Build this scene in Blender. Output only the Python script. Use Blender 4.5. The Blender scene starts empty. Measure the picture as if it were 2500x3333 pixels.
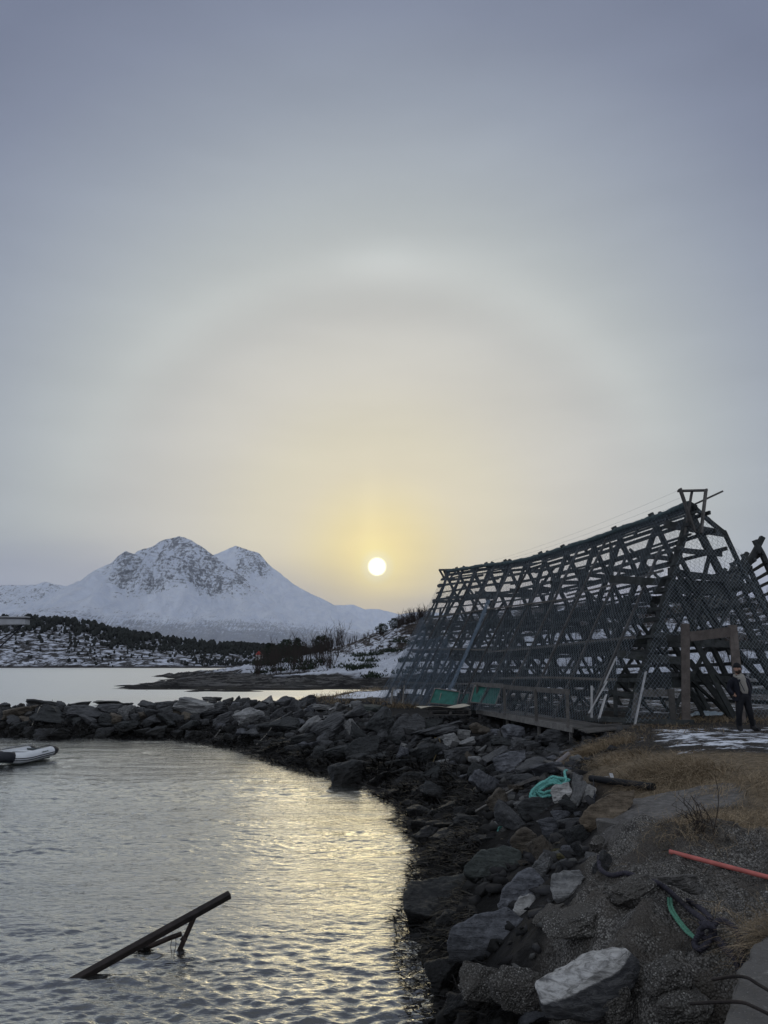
import bpy, bmesh, math, random
import numpy as np
from mathutils import Vector, Matrix, Euler, Quaternion
R = math.radians
random.seed(7)
rng = np.random.default_rng(11)
scene = bpy.context.scene
COL = scene.collection

# ------------------------------------------------------------------ camera, sky, sun, exposure
H, PITCH, FPX = 3.7, R(11.3), 2450.0
cam_d = bpy.data.cameras.new('camera'); cam = bpy.data.objects.new('camera', cam_d); COL.objects.link(cam)
cam.location = (0, 0, H); cam.rotation_euler = (math.pi / 2 + PITCH, 0, 0)
cam_d.sensor_fit = 'VERTICAL'; cam_d.sensor_height = 36.0; cam_d.lens = FPX / 3333 * 36
cam_d.clip_start = 0.1; cam_d.clip_end = 60000
scene.camera = cam
scene.view_settings.view_transform = 'Standard'; scene.view_settings.look = 'None'
scene.view_settings.gamma = 1; scene.view_settings.use_curve_mapping = False
scene.view_settings.exposure = 0.0
SUN_EL, SUN_AZ = R(7.15), R(-0.53)          # azimuth from +y towards +x
sun_dir = Vector((math.sin(SUN_AZ) * math.cos(SUN_EL), math.cos(SUN_AZ) * math.cos(SUN_EL), math.sin(SUN_EL)))
sd = bpy.data.lights.new('sun', 'SUN'); so = bpy.data.objects.new('sun', sd); COL.objects.link(so)
sd.energy = 0.15; sd.angle = R(20); sd.color = (1.0, 0.83, 0.52)
so.rotation_euler = (-sun_dir).to_track_quat('-Z', 'Y').to_euler()

def s2l(c):
    return tuple(((x / 255) / 12.92 if x / 255 <= 0.04045 else ((x / 255 + 0.055) / 1.055) ** 2.4) for x in c)

world = bpy.data.worlds.new('World'); scene.world = world; world.use_nodes = True
def make_world():
    nt = world.node_tree; N = nt.nodes; L = nt.links; N.clear()
    def math_(op, a=None, b=None, c=None):
        n = N.new('ShaderNodeMath'); n.operation = op
        for i, v in enumerate((a, b, c)):
            if v is None: continue
            if isinstance(v, (int, float)): n.inputs[i].default_value = v
            else: L.new(v, n.inputs[i])
        return n.outputs[0]
    tc = N.new('ShaderNodeTexCoord')
    nv = N.new('ShaderNodeVectorMath'); nv.operation = 'NORMALIZE'; L.new(tc.outputs['Generated'], nv.inputs[0])
    dp = N.new('ShaderNodeVectorMath'); dp.operation = 'DOT_PRODUCT'; L.new(nv.outputs[0], dp.inputs[0]); dp.inputs[1].default_value = sun_dir
    ang = math_('MULTIPLY', math_('ARCCOSINE', math_('MINIMUM', dp.outputs['Value'], 1.0)), 180 / math.pi)
    # soft large cloud streaks shift the angle a little
    mp = N.new('ShaderNodeMapping'); L.new(nv.outputs[0], mp.inputs[0]); mp.inputs['Scale'].default_value = (2.6, 2.6, 11); mp.inputs['Rotation'].default_value = (0, R(-9), 0)
    nz = N.new('ShaderNodeTexNoise'); L.new(mp.outputs[0], nz.inputs['Vector']); nz.inputs['Scale'].default_value = 1.3; nz.inputs['Detail'].default_value = 6
    cl = math_('MULTIPLY_ADD', nz.outputs['Fac'], 0.20, 0.90)
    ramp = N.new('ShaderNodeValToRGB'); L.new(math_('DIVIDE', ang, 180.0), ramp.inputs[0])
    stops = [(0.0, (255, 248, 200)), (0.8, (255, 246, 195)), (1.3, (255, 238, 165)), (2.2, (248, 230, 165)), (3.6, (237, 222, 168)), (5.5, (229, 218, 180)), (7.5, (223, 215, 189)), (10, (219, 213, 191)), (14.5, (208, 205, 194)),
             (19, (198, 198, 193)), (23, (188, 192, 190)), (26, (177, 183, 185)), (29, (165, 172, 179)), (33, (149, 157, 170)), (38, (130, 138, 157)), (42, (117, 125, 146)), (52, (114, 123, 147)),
             (68, (168, 176, 190)), (90, (198, 205, 216)), (180, (208, 214, 226))]  # unseen sky overhead and behind the camera, raised to brighten the ground
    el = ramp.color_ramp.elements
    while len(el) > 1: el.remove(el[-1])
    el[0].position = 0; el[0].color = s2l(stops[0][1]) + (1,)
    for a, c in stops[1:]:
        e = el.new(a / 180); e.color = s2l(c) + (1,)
    sep = N.new('ShaderNodeSeparateXYZ'); L.new(nv.outputs[0], sep.inputs[0])
    elev = math_('MULTIPLY', math_('ARCSINE', sep.outputs['Z']), 180 / math.pi)
    # low haze bank near the horizon, wavy upper edge
    elev2 = math_('ADD', elev, math_('MULTIPLY_ADD', nz.outputs['Fac'], 5.0, -2.5))
    mr = N.new('ShaderNodeMapRange'); mr.interpolation_type = 'SMOOTHERSTEP'; L.new(elev2, mr.inputs['Value'])
    mr.inputs['From Min'].default_value = 1.5; mr.inputs['From Max'].default_value = 10.5; mr.inputs['To Min'].default_value = 0.8; mr.inputs['To Max'].default_value = 0
    # the bank is weaker close to the sun
    mr2 = N.new('ShaderNodeMapRange'); L.new(ang, mr2.inputs['Value']); mr2.inputs['From Min'].default_value = 1.5; mr2.inputs['From Max'].default_value = 11; mr2.inputs['To Min'].default_value = 0.5; mr2.inputs['To Max'].default_value = 1
    bank = math_('MULTIPLY', mr.outputs[0], mr2.outputs[0])
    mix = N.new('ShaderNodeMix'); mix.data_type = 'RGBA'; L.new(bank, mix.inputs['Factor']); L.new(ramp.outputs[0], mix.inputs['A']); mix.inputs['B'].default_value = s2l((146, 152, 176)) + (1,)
    # the 22 degree ice halo: bright arc over the sun, dusky just inside it, brightest at its top
    def gauss(x, c, w): return math_('EXPONENT', math_('MULTIPLY', math_('POWER', math_('ABSOLUTE', math_('DIVIDE', math_('SUBTRACT', x, c), w)), 2.0), -1.0))
    top = N.new('ShaderNodeMapRange'); top.interpolation_type = 'SMOOTHSTEP'; L.new(elev, top.inputs['Value']); top.inputs['From Min'].default_value = 9; top.inputs['From Max'].default_value = 29
    azd = math_('MULTIPLY', math_('ARCTAN2', math_('SUBTRACT', sep.outputs['X'], -0.009), sep.outputs['Y']), 180 / math.pi)
    ring = math_('SUBTRACT', math_('MULTIPLY', gauss(ang, 22.6, 1.6), 0.045), math_('MULTIPLY', gauss(ang, 19.7, 1.8), 0.05))
    spot = math_('MULTIPLY', math_('MULTIPLY', gauss(ang, 22.4, 1.2), gauss(azd, 0.5, 4.2)), 0.11)
    pillar = math_('MULTIPLY', math_('MULTIPLY', gauss(azd, -0.5, 0.9), gauss(elev, 10.5, 4.0)), 0.05)
    fac = math_('ADD', cl, math_('ADD', math_('MULTIPLY', ring, top.outputs[0]), math_('ADD', pillar, math_('MULTIPLY', spot, top.outputs[0]))))
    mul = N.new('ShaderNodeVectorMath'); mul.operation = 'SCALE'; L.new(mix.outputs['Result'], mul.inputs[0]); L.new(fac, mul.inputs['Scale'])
    # veiled sun disc
    disc = N.new('ShaderNodeMapRange'); disc.interpolation_type = 'SMOOTHSTEP'; L.new(ang, disc.inputs['Value'])
    disc.inputs['From Min'].default_value = 0.40; disc.inputs['From Max'].default_value = 0.78; disc.inputs['To Min'].default_value = 1; disc.inputs['To Max'].default_value = 0
    ds = N.new('ShaderNodeVectorMath'); ds.operation = 'SCALE'; ds.inputs[0].default_value = (2.6, 2.3, 1.7); L.new(disc.outputs[0], ds.inputs['Scale'])
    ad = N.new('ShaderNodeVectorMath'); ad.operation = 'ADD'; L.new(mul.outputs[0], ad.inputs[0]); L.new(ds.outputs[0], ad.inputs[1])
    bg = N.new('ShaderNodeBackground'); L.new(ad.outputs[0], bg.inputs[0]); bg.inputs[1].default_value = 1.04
    sky = N.new('ShaderNodeTexSky'); sky.sky_type = 'NISHITA'; sky.sun_disc = False; sky.sun_elevation = SUN_EL; sky.sun_rotation = SUN_AZ; sky.dust_density = 3
    bg2 = N.new('ShaderNodeBackground'); L.new(sky.outputs[0], bg2.inputs[0]); bg2.inputs[1].default_value = 0.0015
    add = N.new('ShaderNodeAddShader'); L.new(bg.outputs[0], add.inputs[0]); L.new(bg2.outputs[0], add.inputs[1])
    out = N.new('ShaderNodeOutputWorld'); L.new(add.outputs[0], out.inputs['Surface'])
make_world()

# ------------------------------------------------------------------ pixel <-> world helpers (measuring the photograph, 2500 x 3333)
sP, cP = math.sin(PITCH), math.cos(PITCH)
def ray(px, py):
    u, v = (px - 1250) / FPX, (1666.5 - py) / FPX
    return (u, cP - v * sP, sP + v * cP)
def atz(px, py, z):
    d = ray(px, py); t = (z - H) / d[2]
    return Vector((d[0] * t, d[1] * t, z))
def aty(px, py, y):
    d = ray(px, py); t = y / d[1]
    return Vector((d[0] * t, y, H + d[2] * t))
def mpp(p):                                    # metres per photo pixel at a world point
    return (p[1] * cP + (p[2] - H) * sP) / FPX

# ------------------------------------------------------------------ numpy noise
def _h(ix, iy, iz, seed):
    n = (ix.astype(np.int64) * 374761393 + iy.astype(np.int64) * 668265263 + iz.astype(np.int64) * 2147483647 + seed * 1274126177) & 0xffffffff
    n = ((n ^ (n >> 13)) * 1274126177) & 0xffffffff
    n = (n ^ (n >> 16)) & 0xffffffff
    return n / 2147483647.5 - 1.0
def vnoise(x, y, z=0.0, seed=0):
    x, y, z = np.broadcast_arrays(np.asarray(x, float), np.asarray(y, float), np.asarray(z, float))
    ix, iy, iz = np.floor(x), np.floor(y), np.floor(z)
    fx, fy, fz = x - ix, y - iy, z - iz
    fx, fy, fz = [f * f * f * (f * (f * 6 - 15) + 10) for f in (fx, fy, fz)]
    r = 0
    for a in (0, 1):
        for b in (0, 1):
            for c in (0, 1):
                w = (fx if a else 1 - fx) * (fy if b else 1 - fy) * (fz if c else 1 - fz)
                r = r + w * _h(ix + a, iy + b, iz + c, seed)
    return r
def fbm(x, y, z=0.0, oct=4, seed=0, gain=0.5):
    r, a = 0, 1.0
    for o in range(oct):
        r = r + a * vnoise(np.asarray(x) * 2 ** o + 17.3 * o, np.asarray(y) * 2 ** o - 9.1 * o, np.asarray(z) * 2 ** o + 3.7 * o, seed + o)
        a *= gain
    return r
def ridged(x, y, z=0.0, oct=4, seed=0, gain=0.5):
    r, a = 0, 1.0
    for o in range(oct):
        r = r + a * (1 - 2 * np.abs(vnoise(np.asarray(x) * 2 ** o + 17.3 * o, np.asarray(y) * 2 ** o, np.asarray(z) * 2 ** o, seed + o)))
        a *= gain
    return r
def sstep(x, a, b):
    t = np.clip((x - a) / (b - a), 0, 1); return t * t * (3 - 2 * t)
def poly_sd(poly, X, Y):                       # signed distance to a polygon, positive inside
    P = np.asarray(poly, float); n = len(P); d = np.full(X.shape, 1e9); ins = np.zeros(X.shape, bool)
    for i in range(n):
        a, b = P[i], P[(i + 1) % n]; e = b - a
        t = np.clip(((X - a[0]) * e[0] + (Y - a[1]) * e[1]) / (e @ e + 1e-12), 0, 1)
        d = np.minimum(d, np.hypot(X - a[0] - t * e[0], Y - a[1] - t * e[1]))
        c = ((a[1] > Y) != (b[1] > Y)) & (X < (b[0] - a[0]) * (Y - a[1]) / (b[1] - a[1] + 1e-12) + a[0])
        ins ^= c
    return np.where(ins, d, -d)
class TPS:                                     # thin plate spline through control points
    def __init__(s, pts, smooth=0.0):
        P = np.asarray(pts, float); s.c = P[:, :2]; n = len(P)
        K = s.k(np.hypot(P[:, None, 0] - P[None, :, 0], P[:, None, 1] - P[None, :, 1])) + smooth * np.eye(n)
        Q = np.c_[np.ones(n), P[:, :2]]
        A = np.block([[K, Q], [Q.T, np.zeros((3, 3))]])
        s.w = np.linalg.lstsq(A, np.r_[P[:, 2], 0, 0, 0], rcond=None)[0]
    def k(s, r):
        return r                               # biharmonic in 3-D: no overshoot
    def __call__(s, X, Y):
        X = np.asarray(X, float); Y = np.asarray(Y, float); sh = X.shape; x, y = X.ravel(), Y.ravel()
        out = np.empty(x.size)
        for i in range(0, x.size, 20000):
            xs, ys = x[i:i + 20000], y[i:i + 20000]
            r = np.hypot(xs[:, None] - s.c[None, :, 0], ys[:, None] - s.c[None, :, 1])
            out[i:i + 20000] = s.k(r) @ s.w[:-3] + s.w[-3] + s.w[-2] * xs + s.w[-1] * ys
        return out.reshape(sh)

# ------------------------------------------------------------------ object helpers
def tag(o, label=None, cat=None, group=None, kind=None):
    if label: o['label'] = label
    if cat: o['category'] = cat
    if group: o['group'] = group
    if kind: o['kind'] = kind
    return o
def empty(name, loc, rz=0.0):
    o = bpy.data.objects.new(name, None); COL.objects.link(o); o.location = loc; o.rotation_euler = (0, 0, rz); o.empty_display_size = 0.2
    return o
def link(name, me, mat=None, parent=None, world_coords=True):
    o = bpy.data.objects.new(name, me); COL.objects.link(o)
    if mat and not me.materials: me.materials.append(mat)
    if parent:
        o.parent = parent
        if world_coords:
            bpy.context.view_layer.update()
            o.matrix_parent_inverse = parent.matrix_world.inverted()
    return o
def np_mesh(name, V, F):
    me = bpy.data.meshes.new(name); V = np.asarray(V, np.float32); F = np.asarray(F, np.int32)
    me.vertices.add(len(V)); me.vertices.foreach_set('co', V.ravel())
    k = F.shape[1]; me.loops.add(F.size); me.loops.foreach_set('vertex_index', F.ravel())
    me.polygons.add(len(F)); me.polygons.foreach_set('loop_start', np.arange(0, F.size, k, dtype=np.int32)); me.polygons.foreach_set('loop_total', np.full(len(F), k, np.int32))
    me.update(calc_edges=True)
    return me
def smooth(me, ang=None):
    me.polygons.foreach_set('use_smooth', np.ones(len(me.polygons), bool))
    if ang: me.set_sharp_from_angle(angle=R(ang))
    me.update(); return me
def grid_faces(nr, nc):
    i = np.arange(nr - 1)[:, None] * nc + np.arange(nc - 1)[None, :]
    return np.stack([i, i + 1, i + nc + 1, i + nc], -1).reshape(-1, 4)
def attr(me, name, val):
    a = me.attributes.new(name, 'FLOAT', 'POINT'); a.data.foreach_set('value', np.asarray(val, np.float32).ravel())
class MB:
    def __init__(s): s.v = []; s.f = []
    def add(s, v, f):
        b = len(s.v); s.v += [tuple(x) for x in v]; s.f += [tuple(i + b for i in q) for q in f]
    def beam(s, p, q, w, h, up=(0, 0, 1), seg=1, jit=0.0, taper=1.0, bend=0.0):
        p, q = Vector(p), Vector(q); d = (q - p).normalized(); up = Vector(up)
        if abs(d.dot(up)) > .95: up = Vector((0, 1, 0)) if abs(d.y) < .9 else Vector((1, 0, 0))
        x = d.cross(up).normalized(); y = x.cross(d).normalized()
        vs = []; fs = []; ph = random.uniform(0, 6)
        for i in range(seg + 1):
            t = i / seg; c = p.lerp(q, t) + (x * math.sin(ph + 3 * t) + y * math.cos(ph + 2.3 * t)) * (bend * math.sin(math.pi * t))
            k = 1 + (taper - 1) * t
            for a, b in ((-1, -1), (1, -1), (1, 1), (-1, 1)):
                vs.append(c + x * (a * w / 2 * k * (1 + random.uniform(-jit, jit))) + y * (b * h / 2 * k * (1 + random.uniform(-jit, jit))))
            if i:
                o = (i - 1) * 4
                for e in range(4): fs.append((o + e, o + (e + 1) % 4, o + 4 + (e + 1) % 4, o + 4 + e))
        fs.append((3, 2, 1, 0)); o = seg * 4; fs.append((o, o + 1, o + 2, o + 3))
        s.add(vs, fs); return s
    def tube(s, pts, r, n=8, caps=True):
        pts = [Vector(p) for p in pts]; m = len(pts); vs = []; fs = []
        nrm = None
        for i, p in enumerate(pts):
            d = (pts[min(i + 1, m - 1)] - pts[max(i - 1, 0)]).normalized()
            if nrm is None:
                nrm = d.orthogonal().normalized()
            else:
                nrm = (nrm - d * nrm.dot(d))
                nrm = nrm.normalized() if nrm.length > 1e-6 else d.orthogonal().normalized()
            b = d.cross(nrm); rr = r[i] if hasattr(r, '__len__') else r
            for k in range(n):
                a = 2 * math.pi * k / n; vs.append(p + nrm * (rr * math.cos(a)) + b * (rr * math.sin(a)))
            if i:
                o = (i - 1) * n
                for k in range(n): fs.append((o + k, o + (k + 1) % n, o + n + (k + 1) % n, o + n + k))
        if caps:
            fs.append(tuple(range(n - 1, -1, -1))); o = (m - 1) * n; fs.append(tuple(range(o, o + n)))
        s.add(vs, fs); return s
    def box(s, c, size, rot=None):
        m = (rot.to_matrix() if rot is not None else Matrix.Identity(3)); c = Vector(c)
        vs = [c + m @ Vector((a * size[0] / 2, b * size[1] / 2, e * size[2] / 2)) for e in (-1, 1) for b in (-1, 1) for a in (-1, 1)]
        s.add(vs, [(0, 2, 3, 1), (4, 5, 7, 6), (0, 1, 5, 4), (2, 6, 7, 3), (0, 4, 6, 2), (1, 3, 7, 5)]); return s
    def build(s, name, mat, parent=None, sm=None, bev=0.0):
        me = bpy.data.meshes.new(name); me.from_pydata([tuple(x) for x in s.v], [], s.f); me.update()
        if bev:
            bm = bmesh.new(); bm.from_mesh(me); bmesh.ops.bevel(bm, geom=bm.edges[:], offset=bev, segments=1, affect='EDGES', clamp_overlap=True); bm.to_mesh(me); bm.free()
        if sm is not None: smooth(me, sm)
        return link(name, me, mat, parent)
def spline(pts, n=60):                         # Catmull-Rom resample
    P = [Vector(p) for p in pts]; P = [P[0] * 2 - P[1]] + P + [P[-1] * 2 - P[-2]]; out = []
    m = len(P) - 3
    for i in range(n + 1):
        t = i / n * m; k = min(int(t), m - 1); t -= k; a, b, c, d = P[k:k + 4]
        out.append(0.5 * ((2 * b) + (c - a) * t + (2 * a - 5 * b + 4 * c - d) * t * t + (3 * b - a - 3 * c + d) * t ** 3))
    return out
def rope(mb, pts, r, pitch, n_per_m=60, sides=6):   # a three-strand laid rope along a path
    pts = [Vector(p) for p in pts]
    L = sum((pts[i + 1] - pts[i]).length for i in range(len(pts) - 1)); n = max(8, int(L * n_per_m))
    P = spline(pts, n); fr = []; nrm = None
    for i in range(len(P)):
        d = (P[min(i + 1, len(P) - 1)] - P[max(i - 1, 0)]).normalized()
        nrm = d.orthogonal().normalized() if nrm is None else (nrm - d * nrm.dot(d)).normalized()
        fr.append((nrm.copy(), d.cross(nrm)))
    for k in range(3):
        q = []; s = 0
        for i, p in enumerate(P):
            if i: s += (P[i] - P[i - 1]).length
            a = 2 * math.pi * (s / pitch + k / 3); q.append(p + fr[i][0] * (.52 * r * math.cos(a)) + fr[i][1] * (.52 * r * math.sin(a)))
        mb.tube(q, .56 * r, sides)
    return mb

# ------------------------------------------------------------------ materials
class MT:
    def __init__(s, name, rough=0.8, spec=0.3):
        s.m = bpy.data.materials.new(name); s.m.use_nodes = True; s.N = s.m.node_tree.nodes; s.L = s.m.node_tree.links
        s.b = s.N['Principled BSDF']; s.b.inputs['Roughness'].default_value = rough; s.b.inputs['Specular IOR Level'].default_value = spec
    def coord(s, kind='Object', scale=(1, 1, 1), rot=(0, 0, 0)):
        t = s.N.new('ShaderNodeTexCoord'); m = s.N.new('ShaderNodeMapping'); s.L.new(t.outputs[kind], m.inputs[0]); m.inputs['Scale'].default_value = scale; m.inputs['Rotation'].default_value = rot
        return m.outputs[0]
    def world(s, scale=(1, 1, 1), rot=(0, 0, 0)):
        t = s.N.new('ShaderNodeNewGeometry'); m = s.N.new('ShaderNodeMapping'); s.L.new(t.outputs['Position'], m.inputs[0]); m.inputs['Scale'].default_value = scale; m.inputs['Rotation'].default_value = rot
        return m.outputs[0]
    def noise(s, vec, scale, detail=4, rough=.55, dist=0.0):
        n = s.N.new('ShaderNodeTexNoise'); s.L.new(vec, n.inputs['Vector']); n.inputs['Scale'].default_value = scale; n.inputs['Detail'].default_value = detail
        n.inputs['Roughness'].default_value = rough; n.inputs['Distortion'].default_value = dist; return n.outputs['Fac']
    def voro(s, vec, scale, feature='F1', out='Distance', rand=1.0):
        n = s.N.new('ShaderNodeTexVoronoi'); n.feature = feature; s.L.new(vec, n.inputs['Vector']); n.inputs['Scale'].default_value = scale; n.inputs['Randomness'].default_value = rand; return n.outputs[out]
    def ramp(s, fac, stops, interp='LINEAR'):
        n = s.N.new('ShaderNodeValToRGB'); s.L.new(fac, n.inputs[0]); e = n.color_ramp.elements; n.color_ramp.interpolation = interp
        while len(e) > 1: e.remove(e[-1])
        for i, (p, c) in enumerate(stops):
            c = (c, c, c) if isinstance(c, (int, float)) else c
            if i == 0: e[0].position = p; e[0].color = tuple(c) + (1,)
            else: e.new(p).color = tuple(c) + (1,)
        return n.outputs[0]
    def mr(s, v, a, b, c=0.0, d=1.0):
        n = s.N.new('ShaderNodeMapRange'); n.interpolation_type = 'SMOOTHSTEP'; s.L.new(v, n.inputs['Value'])
        for k, x in zip(('From Min', 'From Max', 'To Min', 'To Max'), (a, b, c, d)): n.inputs[k].default_value = x
        return n.outputs[0]
    def math(s, op, a, b=0.0):
        n = s.N.new('ShaderNodeMath'); n.operation = op
        for i, v in enumerate((a, b)):
            if isinstance(v, (int, float)): n.inputs[i].default_value = v
            else: s.L.new(v, n.inputs[i])
        return n.outputs[0]
    def mix(s, fac, a, b, mode='MIX'):
        n = s.N.new('ShaderNodeMix'); n.data_type = 'RGBA'; n.blend_type = mode
        for k, v in (('Factor', fac), ('A', a), ('B', b)):
            if isinstance(v, (int, float)): n.inputs[k].default_value = v
            elif isinstance(v, tuple): n.inputs[k].default_value = v + (1,)
            else: s.L.new(v, n.inputs[k])
        return n.outputs['Result']
    def at(s, name):
        n = s.N.new('ShaderNodeAttribute'); n.attribute_name = name; return n.outputs['Fac']
    def rnd(s):
        return s.N.new('ShaderNodeObjectInfo').outputs['Random']
    def posz(s):
        g = s.N.new('ShaderNodeNewGeometry'); x = s.N.new('ShaderNodeSeparateXYZ'); s.L.new(g.outputs['Position'], x.inputs[0]); return x.outputs['Z']
    def nz(s):
        g = s.N.new('ShaderNodeNewGeometry'); x = s.N.new('ShaderNodeSeparateXYZ'); s.L.new(g.outputs['Normal'], x.inputs[0]); return x.outputs['Z']
    def set(s, k, v):
        if isinstance(v, tuple): s.b.inputs[k].default_value = v + (1,)
        elif isinstance(v, (int, float)): s.b.inputs[k].default_value = v
        else: s.L.new(v, s.b.inputs[k])
        return s
    def bump(s, h, strength=.4, dist=.05, prev=None):
        n = s.N.new('ShaderNodeBump'); s.L.new(h, n.inputs['Height']); n.inputs['Strength'].default_value = strength; n.inputs['Distance'].default_value = dist
        if prev is not None: s.L.new(prev, n.inputs['Normal'])
        s.L.new(n.outputs[0], s.b.inputs['Normal']); return n.outputs[0]

def plain(name, col, rough=.6, var=.35, scale=6, spec=.3, bump=.25, bd=.01):
    m = MT(name, rough, spec); v = m.coord(); n = m.noise(v, scale, 5, .6)
    d = tuple(c * (1 - var) for c in col); l = tuple(min(1, c * (1 + var)) for c in col)
    m.set('Base Color', m.ramp(n, [(.3, d), (.7, l)])); m.bump(m.noise(v, scale * 5, 4), bump, bd); return m.m
def wood_mat(name, dark, light, green=0.0, scale=3.0):
    m = MT(name, .85, .2); v = m.coord(scale=(scale, scale, scale)); w = m.coord(scale=(scale * 9, scale * 1.4, scale * 9))
    n = m.noise(v, 1.5, 5, .6); g = m.noise(w, 2.0, 5, .65)
    c = m.mix(m.mr(m.math('ADD', m.math('MULTIPLY', n, .6), m.math('MULTIPLY', g, .5)), .35, .8), dark, light)
    c = m.mix(m.math('MULTIPLY', m.rnd(), .5), c, tuple(x * .45 for x in dark))
    if green: c = m.mix(m.mr(m.noise(v, 2.3, 3), .5, .75, 0, green), c, (.03, .04, .012))
    m.set('Base Color', c); m.bump(g, .6, .012); return m.m

M = {}
M['rack_wood'] = wood_mat('rack_wood', (.026, .029, .029), (.088, .094, .093), .25)
M['pale_wood'] = wood_mat('pale_wood', (.11, .105, .097), (.29, .28, .26))
M['grey_wood'] = wood_mat('grey_wood', (.075, .072, .067), (.19, .18, .168))
M['door_wood'] = wood_mat('door_wood', (.085, .072, .064), (.19, .165, .148))
M['white_wood'] = wood_mat('white_wood', (.30, .30, .30), (.52, .52, .51))
M['net_pole'] = wood_mat('net_pole', (.05, .05, .05), (.13, .13, .128))
M['net'] = plain('net_twine', (.20, .24, .275), .8, .2)
M['net_dark'] = plain('net_twine_blue', (.13, .17, .215), .8, .2)
M['net_roll'] = plain('net_roll', (.06, .085, .09), .85, .5, 9, bump=.8, bd=.03)
M['teal_rope'] = plain('teal_rope', (.13, .37, .33), .8, .35, 30)
M['green_rope'] = plain('green_rope', (.095, .25, .175), .8, .4, 40)
M['navy_rope'] = plain('navy_rope', (.032, .03, .04), .8, .4, 40)
M['pale_rope'] = plain('pale_rope', (.30, .28, .24), .8, .2)
M['yellow_rope'] = plain('yellow_rope', (.16, .12, .05), .8, .2)
M['red_pipe'] = plain('red_pipe', (.44, .125, .105), .6, .22, 9, .3, .1)
M['black_pipe'] = plain('black_pipe', (.008, .009, .011), .6, .3, 10, .2, .05)
M['grey_pipe'] = plain('grey_pipe', (.17, .16, .17), .5, .2)
M['rust'] = plain('rust', (.028, .019, .016), .8, .5, 14, .3, .5)
M['dark_rust'] = plain('dark_rusty_steel', (.021, .016, .014), .75, .5, 10, .3, .5)
M['rubber'] = plain('rubber', (.012, .014, .02), .6, .2)
M['pvc'] = plain('white_pvc', (.62, .64, .66), .5, .06, 3, .4, .1)
M['pvc_grey'] = plain('grey_pvc', (.12, .14, .14), .5, .1)
M['green_net'] = plain('green_mesh_cloth', (.022, .105, .085), .7, .3, 5, bump=.5)
M['ply'] = plain('warped_board', (.42, .38, .30), .7, .35, 3)
M['tarp'] = plain('blue_plastic', (.24, .30, .34), .3, .35, 5, .6)
M['metal_pale'] = plain('pale_metal', (.30, .31, .32), .55, .2, 3)
M['skin'] = plain('skin', (.36, .21, .15), .6, .1, 30)
M['beard'] = plain('beard', (.045, .03, .022), .9, .3, 60)
M['beanie'] = plain('knit_black', (.012, .012, .014), .95, .2, 60)
M['jacket'] = plain('navy_jacket', (.005, .006, .012), .75, .3, 14, bump=.6, bd=.02)
M['sweater'] = plain('cream_knit', (.27, .255, .225), .95, .12, 50, bump=.7, bd=.01)
M['trousers'] = plain('black_trousers', (.008, .009, .012), .85, .3, 12, bump=.5, bd=.02)
M['boots'] = plain('black_boots', (.008, .008, .009), .6, .3, 12)
M['bark'] = plain('bark', (.03, .024, .02), .9, .3)
M['needles'] = plain('pine_needles', (.020, .030, .018), .9, .45, .8)
M['twig'] = plain('bare_twigs', (.030, .022, .018), .9, .3)
M['far_needles'] = plain('far_conifers', (.020, .023, .021), .9, .5, .05)
M['white_paint'] = plain('white_house_paint', (.6, .6, .6), .7, .05)
M['red_roof'] = plain('red_roof', (.45, .05, .04), .7, .15)
M['dark_glass'] = plain('dark_window', (.03, .03, .04), .2, .1)

def rock_mat(name, dark, light, scale=1.0, wet=True, lam=True, speck=0.0):
    m = MT(name, .75, .35); v = m.coord(); wv = m.coord(scale=(1, 1, 7))
    n = m.noise(v, 1.7 * scale, 6, .62); l = m.noise(wv, 2.2 * scale, 6, .7, .6); f = m.noise(v, 14 * scale, 4, .6)
    t = m.math('ADD', m.math('MULTIPLY', n, .5), m.math('MULTIPLY', l, .5 if lam else .1)); t = m.math('ADD', t, m.math('MULTIPLY', f, .25))
    c = m.mix(m.mr(t, .44, .76), dark, light)
    c = m.mix(m.math('MULTIPLY', m.rnd(), .45), c, tuple(x * .5 for x in dark))
    c = m.mix(m.mr(m.noise(v, 5 * scale, 3), .62, .7, 0, .35), c, tuple(x * 1.5 for x in light))     # lichen and quartz flecks
    if speck: c = m.mix(m.math('MULTIPLY', m.mr(m.voro(v, 26 * scale), .0, .22, 1, 0), speck), c, (.55, .53, .50))
    if wet:                                                                                            # tidal zone: weed and wet black stain
        z = m.math('ADD', m.posz(), m.math('MULTIPLY', m.noise(m.world(), 1.6, 3), .5))
        wz = m.mr(z, .56, .98, .93, 0); c = m.mix(wz, c, (.0055, .0052, .0042)); m.set('Roughness', m.mix(wz, (.75,) * 3, (.42,) * 3))
    m.set('Base Color', c)
    b = m.bump(l, .9 if lam else .3, .08); b = m.bump(f, .7, .04, b); m.bump(m.noise(m.coord(scale=(1, 1, 2.5)), 34 * scale, 4, .65), .6, .015, b); return m.m
M['schist'] = rock_mat('schist', (0.0271, 0.0283, 0.0307), (0.1045, 0.1070, 0.1107))
M['schist_pale'] = rock_mat('schist_pale', (0.0945, 0.0985, 0.1013), (0.3240, 0.3240, 0.3172))
M['schist_brown'] = rock_mat('schist_brown', (0.0478, 0.0404, 0.0319), (0.1381, 0.1169, 0.0904))
M['schist_blue'] = rock_mat('schist_blue', (0.0435, 0.0464, 0.0536), (0.1740, 0.1812, 0.2001))
M['white_rock'] = rock_mat('white_rock', (0.2185, 0.2162, 0.2070), (0.5290, 0.5232, 0.5060))
M['dark_rock'] = rock_mat('dark_rock', (0.0155, 0.0173, 0.0190), (0.0518, 0.0552, 0.0552))
M['green_rock'] = rock_mat('green_rock', (0.0240, 0.0300, 0.0276), (0.0720, 0.0840, 0.0768))
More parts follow.
